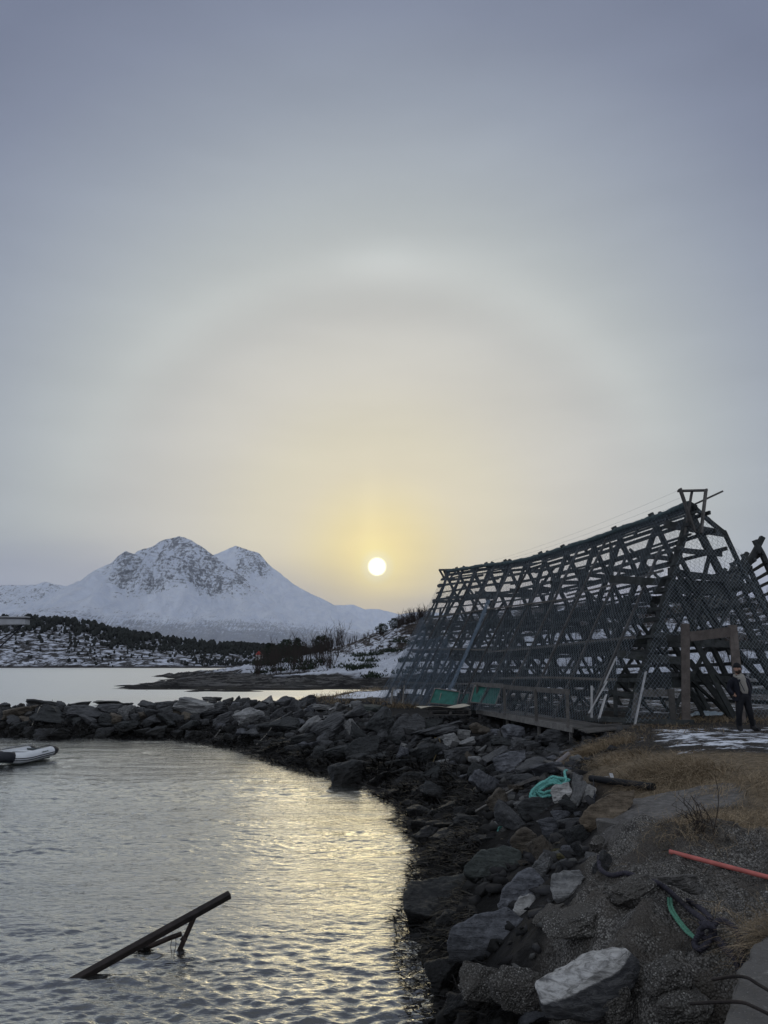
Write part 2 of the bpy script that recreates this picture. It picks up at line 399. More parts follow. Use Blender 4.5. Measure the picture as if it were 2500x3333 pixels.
M['sand_rock'] = rock_mat('sand_rock', (.075, .058, .04), (.20, .16, .115), lam=True)
M['conglomerate'] = rock_mat('conglomerate', (.085, .08, .073), (.21, .20, .18), 1.6, True, False, .75)
def pebbly():
    m = MT('pebbly_concrete', .9, .2); w = m.world(); n1 = m.noise(w, 3, 6, .65); pv = m.voro(w, 60, 'F1', 'Color'); pd = m.voro(w, 60, 'F1', 'Distance'); sx = m.N.new('ShaderNodeSeparateXYZ'); m.L.new(pv, sx.inputs[0])
    st = m.ramp(sx.outputs['X'], [(0, (.07, .067, .06)), (.5, (.14, .135, .123)), (.88, (.20, .19, .175)), (.97, (.32, .31, .29))])
    c = m.mix(m.mr(pd, .35, .6), st, (.055, .052, .047)); c = m.mix(m.mr(n1, .45, .62, 0, .75), c, (.085, .079, .071)); wz = m.mr(m.math('ADD', m.posz(), m.math('MULTIPLY', n1, .5)), .4, .7, .9, 0)
    m.set('Base Color', m.mix(wz, c, (.006, .0055, .0045))); b = m.bump(m.math('SUBTRACT', .6, pd), .9, .02); m.bump(n1, .7, .12, b); return m.m
M['conglomerate'] = pebbly()
M['concrete'] = rock_mat('concrete', (.11, .104, .096), (.22, .21, .195), 1.2, False, False, .25)
M['yellow_rock'] = rock_mat('yellow_rock', (.07, .062, .022), (.16, .14, .06))
M['weed'] = plain('seaweed', (.0045, .0036, .0022), .5, .5, 8, .25)

# ------------------------------------------------------------------ near land (one sheet)
W = lambda x, y, z: (x, y, z)
def Z(px, py, z):
    p = atz(px, py, z); return (p.x, p.y, p.z)
shore_px = [(1431, 3333), (1364, 3134), (1345, 2999), (1400, 2830), (1341, 2682), (1281, 2592), (1205, 2547), (1055, 2516), (904, 2471), (814, 2434), (603, 2404), (300, 2400), (0, 2397), (-500, 2397)]
ctrl = [Z(x, y, 0.0) for x, y in shore_px]
ctrl += [W(0.2, 6.5, 0), W(-.5, 4.5, .1), W(-1.2, 2, .2), W(-1.4, -2, .3), W(-1.4, -8, .3)]
ctrl += [W(-1.4, 8.5, -1.3), W(-1.2, 12, -1.3), W(-1.2, 17, -1.2), W(-2.2, 22, -1.2), W(-6, 26.5, -1.2), W(-11, 35, -1.2), W(-22, 36.5, -1.2), W(-45, 36.5, -1.2), W(-2.8, 4, -1.2), W(-3.5, -2, -1.2), W(-3.5, -8, -1.2),
         W(-15, 20, -3), W(-8, 10, -3), W(-30, 10, -3), W(-30, 28, -3), W(-10, 0, -3), W(-45, 0, -3), W(-45, 25, -3)]
ctrl += [W(-45, 43, 1.25), W(-32, 43, 1.25), W(-24, 42.8, 1.3), W(-18, 42.5, 1.3), W(-12, 42.5, 1.35), W(-8, 43, 1.35), W(-4.5, 44, 1.4), W(-45, 45, 1.2), W(-24, 45, 1.2), W(-12, 45.3, 1.25), W(-8, 46, 1.2)]
ctrl += [W(-45, 48.5, -.7), W(-24, 48.5, -.7), W(-13, 49, -.7), W(-9, 52, -.7), W(-9, 60, -.8), W(-9, 68, -1), W(-6.3, 60, .7), W(-5.5, 52, 1.2), W(-6, 66, .7), W(-3, 71, .9), W(-3, 76, -.7), W(6, 74, 1.1), W(6, 80, -.4), W(-2, 60, 1.3), W(4, 60, 1.4),
         W(-45, 60, -2.5), W(-20, 60, -2.5), W(-20, 78, -2.5), W(-5, 84, -1.5), W(14, 84, .8), W(14, 90, .2), W(30, 90, 2.2), W(45, 90, 2.5), W(45, 60, 2.2), W(45, 30, 2.0), W(45, 0, 2.0), W(45, -8, 2)]
# bank crest and slope
ctrl += [Z(1110, 2300, 1.35), Z(1290, 2308, 1.5), Z(1420, 2330, 1.5), Z(1540, 2345, 1.22), Z(1640, 2385, 1.08), Z(1750, 2425, 1.05), Z(1850, 2462, 1.1), Z(1905, 2490, 1.55), Z(1960, 2520, 1.65), Z(1960, 2560, 1.55), Z(1890, 2570, 1.35),
         Z(1700, 2560, .75), Z(1600, 2480, .85), Z(1500, 2430, .9), Z(1400, 2400, .95), Z(1500, 2520, .35), Z(1450, 2620, .12), Z(1560, 2680, .4), Z(1620, 2610, .6), Z(1760, 2640, 1.0), Z(1850, 2650, 1.15), Z(1000, 2400, .75), Z(1200, 2420, .7), Z(800, 2370, .7),
         Z(1500, 2780, .25), Z(1600, 2830, .55), Z(1700, 2800, .7), Z(1850, 2760, .8), Z(1750, 2900, .85), Z(1560, 2940, .45), Z(1480, 3010, .3), Z(1430, 3090, .15), Z(1500, 3200, .15), Z(1560, 3280, .2)]
# grass flat, concrete slab, mound
ctrl += [Z(2000, 2600, 1.72), Z(2200, 2610, 1.75), Z(2400, 2600, 1.85), Z(1960, 2680, 1.5), Z(2060, 2700, 1.7), Z(2200, 2720, 1.75), Z(2400, 2720, 1.88), Z(2600, 2700, 1.95), Z(2000, 2790, 1.45), Z(2120, 2790, 1.68), Z(2300, 2860, 1.78), Z(2500, 2900, 1.85),
         Z(1930, 2850, 1.32), Z(1850, 2890, 1.15), Z(1850, 2960, 1.2), Z(2000, 2930, 1.5), Z(2150, 2950, 1.62), Z(2300, 2980, 1.72), Z(1720, 3010, .92), Z(1850, 3060, 1.2), Z(2000, 3060, 1.42), Z(2180, 3080, 1.55), Z(2300, 3120, 1.55),
         Z(1680, 3130, .75), Z(1700, 3300, .45), Z(1800, 3340, .5), Z(2100, 3200, 1.25), Z(2250, 3220, 1.35), Z(2150, 3340, .95), Z(2320, 3340, 1.15), Z(2420, 3040, 1.7), Z(2500, 3050, 1.85)]
ctrl += [W(1.6, 2.5, 1.3), W(3, 3, 1.75), W(3, 0, 1.9), W(0, 0, 1.9), W(0, -6, 1.9), W(6, 0, 1.95), W(8, 6, 1.95), W(14, 8, 2), W(14, 16, 2), W(25, 14, 2), W(25, 30, 2)]
ctrl += [Z(2000, 2430, 1.8), Z(1980, 2400, 1.85), Z(2100, 2470, 1.85), Z(2300, 2480, 1.92), Z(2450, 2520, 1.93), Z(2420, 2385, 1.95), Z(2200, 2385, 1.93), Z(2050, 2370, 1.92), W(12, 24, 1.97), W(16, 30, 2), W(11, 34, 1.85), W(6, 30, 1.8), W(4, 38, 1.65), W(1, 42, 1.55), W(8, 45, 1.7), W(2, 50, 1.5), W(16, 48, 1.9)]
land = TPS(ctrl)
def lz(x, y): return float(land(np.array([x]), np.array([y]))[0])
def hit(px, py):                               # where a photo pixel meets the near land
    d = ray(px, py); ts = np.concatenate([np.arange(3, 12, .04), np.arange(12, 95, .12)])
    x, y, z = d[0] * ts, d[1] * ts, H + d[2] * ts
    below = np.where(z <= np.maximum(land(x, y), 0.0))[0]
    t = ts[below[0]] if len(below) else ts[-1]
    return Vector((d[0] * t, d[1] * t, H + d[2] * t))

def upoly(pts, z): return [tuple(atz(x, y, z))[:2] for x, y in pts]
SNOW1 = upoly([(1965, 2405), (2060, 2372), (2200, 2368), (2360, 2362), (2800, 2362), (2800, 2492), (2400, 2488), (2250, 2470), (2130, 2458), (2040, 2432)], 1.93)
SNOW2 = upoly([(1040, 2262), (1120, 2250), (1290, 2246), (1500, 2246), (1500, 2272), (1290, 2275), (1160, 2284), (1060, 2275)], 1.35)
SNOW3 = [(4.5, 33), (9, 27), (22, 27), (45, 24), (45, 88), (8, 72), (2, 60), (2, 44)]
GRASS = upoly([(1940, 2430), (2130, 2462), (2500, 2497), (2900, 2497), (2900, 2900), (2500, 2860), (2300, 2830), (2190, 2770), (2070, 2740), (2060, 2700), (2180, 2680), (2420, 2650), (2380, 2600), (2150, 2570), (2050, 2560), (1960, 2510), (1880, 2480)], 1.8) 
SLAB = upoly([(1960, 2600), (2060, 2575), (2300, 2580), (2420, 2600), (2400, 2660), (2200, 2672), (2060, 2690), (1970, 2680)], 1.72)
GRAVEL = [(-2, -2), (3.2, -2), (3.6, 5.0)] + upoly([(2600, 2930), (2500, 2870), (2300, 2840), (2180, 2780), (2050, 2750), (1960, 2720), (1900, 2800), (1880, 2880), (1700, 2960), (1680, 3120), (1600, 3340)], 1.4)

def near_surface(X, Y):
    Zb = land(X, Y)
    gr = sstep(poly_sd(GRAVEL, X, Y), -.2, .25); g = sstep(poly_sd(GRASS, X, Y), -.3, .5)
    sl = sstep(poly_sd(SLAB, X, Y), -.15, .1)
    s1 = poly_sd(SNOW1, X, Y); s2 = poly_sd(SNOW2, X, Y); s3 = poly_sd(SNOW3, X, Y)
    snow = np.maximum(sstep(s1, -.9, 1.6) * .74, np.maximum(sstep(s2, -1.5, 1.5), sstep(s3, -1.5, 2) * .62))
    bank = sstep(-Zb, -1.75, -1.2) * (1 - gr)
    rough = .10 * fbm(X * .9, Y * .9, 0, 4, 3) * (.25 + .75 * bank) * (1 - .8 * sl)
    rough += gr * (.10 * fbm(X * 1.9, Y * 1.9, 0, 5, 5) + .15 * (ridged((X * .8 - Y * .6) * 1.05, (X * .6 + Y * .8) * .5, 0, 3, 33) - .75) + .07 * np.abs(fbm(X * 5, Y * 5, 0, 3, 8)) - .13 * np.clip(ridged(X * 1.3 + Y * .5, Y * .55, 0, 3, 21) - .9, 0, 1))
    rough += g * (.05 * fbm(X * 1.1, Y * 2.0, 0, 3, 9) + .02 * fbm(X * 6, Y * 6, 0, 2, 10))
    return np.maximum(Zb + rough, -2.0), g, gr, sl, snow
def gz(x, y): return float(near_surface(np.array([x]), np.array([y]))[0][0])
def near_land():
    ys = np.concatenate([np.arange(-9, 2.4, .3), 2.4 * np.exp(np.arange(0, math.log(92 / 2.4), .0062))])
    xs = 5.0 * np.sinh(np.linspace(-2.9, 2.9, 460)); xs = xs + 1.5 - 1.5 * np.abs(xs) / 50
    X, Y = np.meshgrid(xs, ys); Zb, g, gr, sl, snow = near_surface(X, Y)
    me = np_mesh('ground', np.stack([X, Y, Zb], -1).reshape(-1, 3), grid_faces(*X.shape)); smooth(me)
    attr(me, 'snow', snow); attr(me, 'grass', g); attr(me, 'gravel', gr); attr(me, 'slab', sl); attr(me, 'bank', sstep(-land(X, Y), -1.78, -1.55) * (1 - gr))
    m = MT('ground_mat', .9, .2); w = m.world()
    n1 = m.noise(w, 1.2, 6, .65); n2 = m.noise(w, 9, 5, .65); n3 = m.noise(m.world((14, 5, 5)), 3, 4, .6)
    soil = m.mix(m.mr(n2, .35, .7), (.016, .014, .012), (.045, .039, .032)); soil = m.mix(m.at('bank'), soil, m.mix(m.mr(n2, .35, .7), (.008, .0075, .007), (.022, .021, .02)))
    grass = m.mix(m.mr(m.noise(m.world((3, 14, 6), (0, 0, .5)), 4, 5, .7), .35, .68), (.065, .051, .034), (.24, .185, .12))
    grass = m.mix(m.mr(n1, .56, .66, 0, .75), grass, (.042, .034, .012))
    pv = m.voro(w, 52, 'F1', 'Color'); pd = m.voro(w, 52, 'F1', 'Distance')
    sx = m.N.new('ShaderNodeSeparateXYZ'); m.L.new(pv, sx.inputs[0])
    stone = m.ramp(sx.outputs['X'], [(0, (.10, .095, .087)), (.5, (.20, .19, .174)), (.90, (.20, .19, .175)), (.975, (.34, .33, .30))])
    grav = m.mix(m.mr(pd, .4, .65), stone, (.06, .056, .05)); grav = m.mix(m.mr(n1, .46, .58, 0, .85), grav, (.075, .066, .056)); grav = m.mix(m.mr(m.noise(w, 3.2, 6, .7), .56, .66, 0, .8), grav, (.028, .025, .022))
    slab = m.mix(m.mr(n2, .35, .7), (.09, .085, .08), (.165, .157, .148))
    slab = m.mix(m.mr(m.voro(w, 30), 0, .12, .8, 0), slab, (.30, .29, .27))
    c = m.mix(m.at('grass'), soil, grass); c = m.mix(m.at('gravel'), c, grav); c = m.mix(m.at('slab'), c, slab)
    sn = m.math('ADD', m.math('MULTIPLY', m.at('snow'), .85), m.math('ADD', m.math('MULTIPLY', m.noise(m.world((1, 1.35, 1)), 1.3, 9, .76), 2.1), -1.32))
    sn = m.math('ADD', sn, m.math('MULTIPLY', m.noise(m.world((1, 1.6, 1)), 8, 5, .7), .30))
    sm = m.math('MULTIPLY', m.mr(sn, .46, .62), m.mr(m.at('snow'), .02, .2))
    c = m.mix(sm, c, m.mix(m.mr(n2, .3, .7), (.50, .53, .58), (.74, .76, .80)))
    wz = m.mr(m.math('ADD', m.posz(), m.math('MULTIPLY', n1, .5)), .65, 1.1, 1, 0); c = m.mix(wz, c, (.0035, .0032, .0026))
    m.set('Base Color', c)
    b = m.bump(n2, .6, .06); b = m.bump(n3, .35, .03, b)
    pb = m.math('MULTIPLY', m.math('SUBTRACT', .6, pd), m.at('gravel')); m.bump(pb, .8, .03, b)
    o = link('ground', me, m.m); tag(o, kind='structure')
    return o
near_land()

# ------------------------------------------------------------------ water
def water():
    ys = np.concatenate([np.arange(-6, 5.2, .4), 5.2 * np.exp(np.arange(0, math.log(46 / 5.2), .0026)), 46 * np.exp(np.arange(.006, math.log(1500 / 46), .012))])
    u = np.concatenate([np.linspace(-1.6, -.58, 60), np.linspace(-.577, .30, 400), np.linspace(.31, 1.2, 40)])
    U, Y = np.meshgrid(u, ys); X = U * np.maximum(Y, 5); Zw = np.zeros_like(X); sp = .0026 * np.maximum(Y, 5)
    r = np.random.default_rng(5)
    gust = np.clip(.75 + .75 * fbm(X * .22, Y * .3, 0, 4, 77), .25, 1.6); wp = [vnoise(X * .8, Y * .8, k * 3.1, 40) for k in range(3)] + [vnoise(X * 2.2, Y * 2.2, k * 3.1, 60) for k in range(3)]
    for i in range(170):
        lam = .075 * (1.3 / .075) ** (r.random() ** 1.15); th = R(-82) + r.normal(0, .55); k = 2 * math.pi / lam
        a = .0049 * lam * (1.0 if lam < .32 else .34)
        fade = np.clip((lam / sp - 2.5) / 3, 0, 1) * np.clip(1.3 - Y / 46, 0.0, 1)
        ph = k * (X * math.cos(th) + Y * math.sin(th)) + r.random() * 6.28 + 1.3 * wp[i % 6]
        sh = np.sin(ph); Zw += a * fade * gust * (sh + .5 * (sh * sh - .5))
    me = np_mesh('water', np.stack([X, Y, Zw], -1).reshape(-1, 3), grid_faces(*X.shape)); smooth(me); attr(me, 'open_water', sstep(Y, 41, 54))
    m = MT('water_mat', .5, .3); m.set('Base Color', (.010, .011, .010))
    a = m.noise(m.world((1, 2.4, 1), (0, 0, .10)), 6, 3, .55, .8); b2 = m.noise(m.world((1, 2.2, 1), (0, 0, -.2)), 16, 3, .6, .5); far = m.noise(m.world((.30, 1.0, 1)), 1.0, 5, .6, .5)
    b = m.bump(a, .6, .02); b = m.bump(b2, .4, .006, b); nb = m.bump(far, .5, .18, b)
    gl = m.N.new('ShaderNodeBsdfGlossy'); gl.inputs['Color'].default_value = (1, 1, .965, 1); m.L.new(nb, gl.inputs['Normal'])
    rr = m.math('MULTIPLY', m.at('open_water'), m.mr(m.noise(m.world((.012, .07, 1)), 1.0, 4, .6), .38, .62, .24, .36)); m.L.new(m.math('ADD', rr, .05), gl.inputs['Roughness'])
    lw = m.N.new('ShaderNodeLayerWeight'); m.L.new(nb, lw.inputs['Normal'])
    fr = m.math('MULTIPLY_ADD', m.math('POWER', lw.outputs['Facing'], 1.95), .95); fr.node.inputs[2].default_value = .05
    ms = m.N.new('ShaderNodeMixShader'); m.L.new(fr, ms.inputs[0]); m.L.new(m.b.outputs[0], ms.inputs[1]); m.L.new(gl.outputs[0], ms.inputs[2])
    m.L.new(ms.outputs[0], m.N['Material Output'].inputs['Surface'])
    o = link('water', me, m.m); tag(o, kind='structure'); return o
water()

# ------------------------------------------------------------------ headland across the narrow water
HL = [aty(400, 2238, 112) , ]
hctrl = [Z(400, 2243, 0), Z(480, 2248, 0), Z(600, 2251, 0), Z(800, 2251, 0), Z(1000, 2247, 0), Z(1200, 2247, 0), Z(1340, 2250, 0), W(20, 98, .3), W(34, 90, 1.5), W(60, 85, 2), W(150, 80, 3)]
hctrl += [Z(520, 2202, 0), Z(560, 2214, 0), Z(600, 2196, 0), Z(650, 2190, 0), Z(760, 2186, 0)]
hctrl += [tuple(aty(*q)) for q in [(560, 2226, 125), (640, 2213, 140), (800, 2212, 128), (1000, 2210, 126), (1200, 2205, 124), (1330, 2195, 122),
    (620, 2188, 215), (760, 2176, 210), (850, 2160, 190), (900, 2150, 190), (950, 2140, 185), (1050, 2120, 178), (1150, 2083, 170), (1250, 2058, 165), (1360, 2022, 160), (1500, 2005, 158), (1700, 1988, 156), (2000, 1958, 152), (2300, 1945, 150), (2500, 1960, 150), (2800, 1990, 150),
    (900, 2195, 150), (1050, 2180, 148), (1200, 2150, 146), (1330, 2110, 142), (1600, 2100, 138), (2000, 2080, 132), (2400, 2070, 130), (1300, 2170, 132), (1600, 2180, 122), (2000, 2190, 115), (2400, 2190, 112)]]
hctrl += [W(-60, 116, -1.5), W(-50, 108, -1.5), W(-40, 160, -1), W(-62, 190, -1.5), W(-70, 230, -1.5), W(-30, 102, -1.5), W(-10, 100, -1.5), W(5, 101, -.8), W(-40, 260, -1), W(-20, 300, -1), W(20, 300, -1), W(-90, 140, -3), W(-20, 260, 2), W(20, 230, 6), W(80, 230, 12), W(160, 240, 14), W(150, 300, 10)]
hl = TPS(hctrl)
def headland():
    ys = 82 * np.exp(np.arange(0, math.log(320 / 82), .0042)); us = np.linspace(-.62, .95, 520)
    U, Y = np.meshgrid(us, ys); X = U * 130 * (Y / 130) ** .75; Zb = hl(X, Y)
    up = sstep(Zb, .5, 4)
    Zb = Zb + up * (.7 * fbm(X * .07, Y * .07, 0, 4, 30) + .35 * fbm(X * .35, Y * .35, 0, 4, 31)) + (1 - up) * .35 * fbm(X * .12 + Y * .1, Y * .35, 0, 4, 32)
    # smooth slabs of bare rock dipping to the left at the shore
    st = (X * .22 + Zb * 1.1 + Y * .25 + .8 * fbm(X * .05, Y * .05, 0, 3, 33)); Zb = Zb + sstep(Zb, .1, .8) * (1 - sstep(Zb, 3, 4.5)) * .55 * (st - np.floor(st) - .5)
    Zb = np.maximum(Zb, -2)
    me = np_mesh('headland', np.stack([X, Y, Zb], -1).reshape(-1, 3), grid_faces(*X.shape)); smooth(me)
    m = MT('headland_mat', .85, .25); w = m.world(); z = m.posz()
    rock = m.mix(m.mr(m.noise(m.world((.16, .5, 2.6), (0, .35, 0)), 1.0, 8, .72, .6), .46, .60), (.010, .0095, .009), (.115, .112, .108))
    rock = m.mix(m.mr(z, .18, .42, 1, 0), rock, (.006, .0055, .005))
    heath = m.mix(m.mr(m.noise(w, 1.5, 6, .7), .4, .65), (.018, .015, .013), (.060, .046, .036))
    big = m.noise(m.world((1, 1, 1)), .10, 4, .6); fine = m.noise(m.world((1, 1, 1.5)), .75, 8, .78)
    s = m.math('ADD', m.math('MULTIPLY', big, .55), m.math('MULTIPLY', fine, .75))
    snowm = m.mr(s, .62, .70); snow = m.mix(m.mr(fine, .4, .7), (.52, .55, .62), (.74, .77, .83))
    # wind-packed snow shelf just above the bare rock, patchier heath higher up
    zz = m.math('ADD', z, m.math('MULTIPLY', m.math('SUBTRACT', big, .5), 5.0))
    shelf = m.math('MULTIPLY', m.mr(zz, 1.5, 2.2), m.mr(zz, 4.2, 5.6, 1, 0))
    sn2 = m.mr(m.math('ADD', m.math('SUBTRACT', s, m.math('MULTIPLY', m.mr(z, 5.5, 12), .05)), m.math('MULTIPLY', shelf, .14)), .605, .68)
    land_c = m.mix(sn2, heath, snow)
    rm = m.math('MULTIPLY', m.mr(m.math('ADD', z, m.math('MULTIPLY', m.math('SUBTRACT', big, .5), 3.5)), 1.4, 2.2, 1, 0), 1.0)
    rk = m.mix(m.math('MULTIPLY', m.mr(s, .68, .74), m.mr(z, 1.6, 2.8)), rock, snow)
    m.set('Base Color', m.mix(rm, land_c, rk)); bq = m.bump(fine, .8, .6); m.bump(m.noise(m.world((.3, .5, 3.0), (0, .35, 0)), 1.0, 7, .7, .5), .9, .5, bq)
    tag(link('headland', me, m.m), kind='structure')
headland()

# ------------------------------------------------------------------ wooded shore far across the fjord
sil = np.array([(-900, 1985), (-400, 1995), (0, 2012), (130, 2018), (270, 2030), (380, 2062), (550, 2090), (700, 2112), (900, 2124), (1100, 2126), (1300, 2128), (1700, 2128), (2600, 2120)], float)
def hillz(X, Y):
    px = 1250 + X / 640 * FPX * 1.0
    top = np.interp(px, sil[:, 0], sil[:, 1]); ztop = H + 640 * np.tan(PITCH + np.arctan((1666.5 - top) / FPX))
    s = np.clip((Y - 520 - 12 * fbm(X * .02, X * 0, 0, 3, 50)) / 120, -1, 1.6)
    f = np.where(s < 1, np.sign(s) * np.abs(s) ** .75, 1 - .5 * (s - 1))
    return np.maximum(ztop * f + 2.0 * fbm(X * .03, Y * .03, 0, 4, 51) * np.clip(s * 3, 0, 1), -3)
def far_shore():
    ys = np.concatenate([np.linspace(500, 720, 90), np.linspace(735, 1600, 30)]); xs = np.linspace(-900, 700, 500)
    X, Y = np.meshgrid(xs, ys); Zb = hillz(X, Y)
    far = sstep(Y, 720, 1500); Zb = Zb * (1 - far) + far * (6 + 6 * fbm(X * .004, Y * .004, 0, 3, 55))
    me = np_mesh('wooded_shore', np.stack([X, Y, Zb], -1).reshape(-1, 3), grid_faces(*X.shape)); smooth(me)
    m = MT('wooded_shore_mat', .9, .2); w = m.world(); fine = m.noise(m.world((.7, .7, 2.2)), .22, 7, .72)
    c = m.mix(m.mr(fine, .46, .60), (.03, .028, .027), (.50, .53, .60)); c = m.mix(m.mr(m.posz(), .5, 2.2, 1, 0), c, (.022, .020, .019)); m.set('Base Color', c)
    tag(link('wooded_shore', me, m.m), kind='structure')
    # the wood itself: thousands of conifers and birches that read as one mass
    V = []; F = []; r = np.random.default_rng(8); n = 0
    while n < 9000:
        x = r.uniform(-760, 620); y = 525 + 260 * r.random() ** 1.0
        px = 1250 + x / y * FPX; s = (y - 520) / 120
        if px < -250 or px > 1500: continue
        dens = .09 + .95 * sstep(np.array(s), .50, .85) + .75 * sstep(np.array(px), 560, 820)
        dens *= .35 + 1.1 * (fbm(x * .02, y * .03, 0, 3, 61) > -.12)
        if r.random() > dens: continue
        z = float(hillz(np.array([x]), np.array([y]))[0]); h = r.uniform(2.2, 5.6) * (1.15 if s > .8 else .75 if s > .5 else .55); wd = h * r.uniform(.28, .55); b = len(V)
        k = 5; lv = 4
        for l in range(lv):
            t = l / (lv - 1); rad = wd * (.9 * math.sin(math.pi * (.18 + .74 * t)) + .08)
            for j in range(k):
                a = 6.283 * j / k + l * .5; q = rad * r.uniform(.4, 1.4)
                V.append((x + q * math.cos(a), y + q * math.sin(a), z - .3 + h * (t * .95 + .05 + r.uniform(-.06, .06))))
        for l in range(lv - 1):
            for j in range(k):
                F.append((b + l * k + j, b + l * k + (j + 1) % k, b + (l + 1) * k + (j + 1) % k, b + (l + 1) * k + j))
        n += 1
    o = link('treeline', np_mesh('treeline', V, F), M['far_needles'])
    tag(o, 'dark conifer wood covering the far shore below the mountain', 'forest', kind='stuff')
far_shore()

# ------------------------------------------------------------------ mountains
def profile(pts, D):                            # silhouette px -> (world x, z) at distance D
    P = [aty(x, y, D) for x, y in pts]; return np.array([p.x for p in P]), np.array([p.z for p in P])
def massif(name, pts, D, front, y_step, x_pad, x_step, seed, power, amp, rockf, sil_amp=14, back=1500, forest=True):
    px, pz = profile(pts, D)
    xs = np.arange(px[0] - x_pad, px[-1] + x_pad, x_step); ys = np.concatenate([np.arange(front, D, y_step), np.arange(D, D + back, y_step * 3)])
    X, Y = np.meshgrid(xs, ys)
    warp = 130 * fbm(X * .0011, Y * .0011, 0, 3, seed + 5) * sstep(D - Y, 250, 1500)
    Hx = np.interp(X + warp, px, pz)
    # keep the crest itself sharp, spread it into spurs below
    s = np.clip((Y - front) / (D - front), 0, 1); bk = np.clip((Y - D) / back, 0, 1)
    f = np.where(Y <= D, .10 * s + .90 * s ** power, 1 - .75 * bk)
    sp = ridged(X * .0016 + .35 * fbm(Y * .0009, X * .0006, 0, 2, seed), Y * .0004, 0, 4, seed + 1, .55)
    zz = Hx * f + amp * (sp - .6) * (s ** 1.2) * np.clip((1 - s) * 5, 0, 1) * (Hx / pz.max()) + sil_amp * fbm(X * .007, Y * .007, 0, 4, seed + 2) * np.clip(s * 1.5, .15, 1)
    zz = np.maximum(zz, -5)
    me = np_mesh(name, np.stack([X, Y, zz], -1).reshape(-1, 3), grid_faces(*X.shape)); smooth(me)
    attr(me, 'rock', rockf(X, Y, zz, s, Hx)); attr(me, 'hf', zz / 1000)
    m = MT(name + '_mat', .85, .15); k = 1 / 1000
    g1 = m.noise(m.world((2.6 * k, .9 * k, 1.5 * k), (0, .25, 0)), 4, 9, .74, .8); g2 = m.noise(m.world((9 * k, 3 * k, 5 * k), (0, -.3, 0)), 5, 8, .75, .4)
    st = m.noise(m.world((3 * k, 2 * k, 16 * k), (0, .2, 0)), 4, 6, .7, .3)
    rk = m.math('ADD', m.math('MULTIPLY', g1, .55), m.math('ADD', m.math('MULTIPLY', g2, .62), m.math('MULTIPLY', st, .30)))
    rkm = m.mr(m.math('ADD', rk, m.math('SUBTRACT', m.math('MULTIPLY', m.at('rock'), .31), .32)), .71, .82)
    rcol = m.mix(m.mr(g2, .35, .7), (.025, .029, .036), (.12, .125, .14))
    snow = m.mix(m.mr(g1, .3, .7), (.70, .76, .88), (.84, .88, .95))
    c = m.mix(m.math('MULTIPLY', rkm, .88), snow, rcol)
    if forest:
        tr = m.noise(m.world((60 * k, 10 * k, 8 * k)), 1.6, 4, .75); fb = m.noise(m.world((1.1 * k, 1 * k, 9 * k), (0, .06, 0)), 3, 6, .7, .6)
        hb = m.math('ADD', m.at('hf'), m.math('MULTIPLY', m.math('SUBTRACT', fb, .5), -.34)); band = m.mr(hb, .15, .52, 1, 0)
        fm = m.mr(m.math('ADD', m.math('MULTIPLY', tr, .75), m.math('MULTIPLY', band, .42)), .58, .76)
        c = m.mix(m.math('MULTIPLY', fm, .55), c, (.07, .07, .078)); c = m.mix(m.math('MULTIPLY', m.mr(m.at('hf'), .0, .06, 1, 0), .8), c, (.05, .046, .046))
    m.set('Base Color', c); bg_ = m.bump(g1, .8, 60); m.bump(g2, .8, 22, bg_)
    tag(link(name, me, m.m), kind='structure')
DM = 7200
main_sil = [(-1400, 1990), (-900, 1960), (-500, 1930), (-200, 1925), (60, 2005), (180, 1970), (270, 1935), (300, 1925), (315, 1900), (340, 1872), (370, 1852), (385, 1862), (400, 1838), (450, 1790), (480, 1788), (540, 1757), (580, 1744), (600, 1746), (625, 1756), (660, 1781), (700, 1812), (760, 1858), (830, 1905), (900, 1958), (960, 2000), (1050, 2040), (1200, 2075), (1400, 2100), (1800, 2100)]
def main_rock(X, Y, zz, s, Hx):
    px = 1250 + X / Y * FPX; h = zz / 1250
    return np.clip(.40 + .70 * sstep(h + .10 * fbm(X * .002, Y * .002, 0, 3, 7), .22, .56) * sstep(px, 230, 400) * sstep(-px, -1000, -760) + .45 * sstep(h, .17, .2) * sstep(-h, -.34, -.28) * sstep(-px, -560, -200), 0, 1.1)
massif('mountain', main_sil, DM, 3300, 26, 500, 13, 100, 1.75, 210, main_rock)
right_sil = [(500, 1960), (640, 1860), (690, 1805), (735, 1790), (765, 1776), (800, 1786), (845, 1800), (870, 1832), (885, 1848), (960, 1905), (1000, 1925), (1080, 1965), (1150, 2000), (1220, 2040), (1300, 2072), (1500, 2110)]
def right_rock(X, Y, zz, s, Hx):
    px = 1250 + X / Y * FPX; h = zz / 1500
    return np.clip(.12 + .95 * sstep(h, .45, .66) * sstep(px, 720, 780) * sstep(-px, -960, -850), 0, 1.1)
massif('mountain_peak', right_sil, 8800, 5200, 30, 300, 16, 200, 1.6, 150, right_rock)
left_sil = [(-1600, 1900), (-900, 1880), (-400, 1890), (0, 1907), (60, 1905), (110, 1900), (145, 1894), (180, 1903), (230, 1912), (300, 1900), (400, 1890), (560, 1900), (700, 2000)]
massif('mountain_ridge', left_sil, 9000, 5600, 34, 300, 18, 300, 1.5, 120, lambda X, Y, zz, s, Hx: .3 + .65 * sstep(zz / 1050, .3, .65))
far_sil = [(600, 2050), (800, 1990), (1000, 1990), (1080, 1970), (1150, 1968), (1190, 1985), (1240, 1982), (1300, 2000), (1370, 1990), (1500, 2000), (1700, 1985), (2000, 1990), (2400, 1995)]
massif('distant_mountain', far_sil, 15500, 11500, 70, 400, 34, 400, 1.4, 120, lambda X, Y, zz, s, Hx: .2 + .35 * sstep(zz / 1400, .5, .9), forest=False)

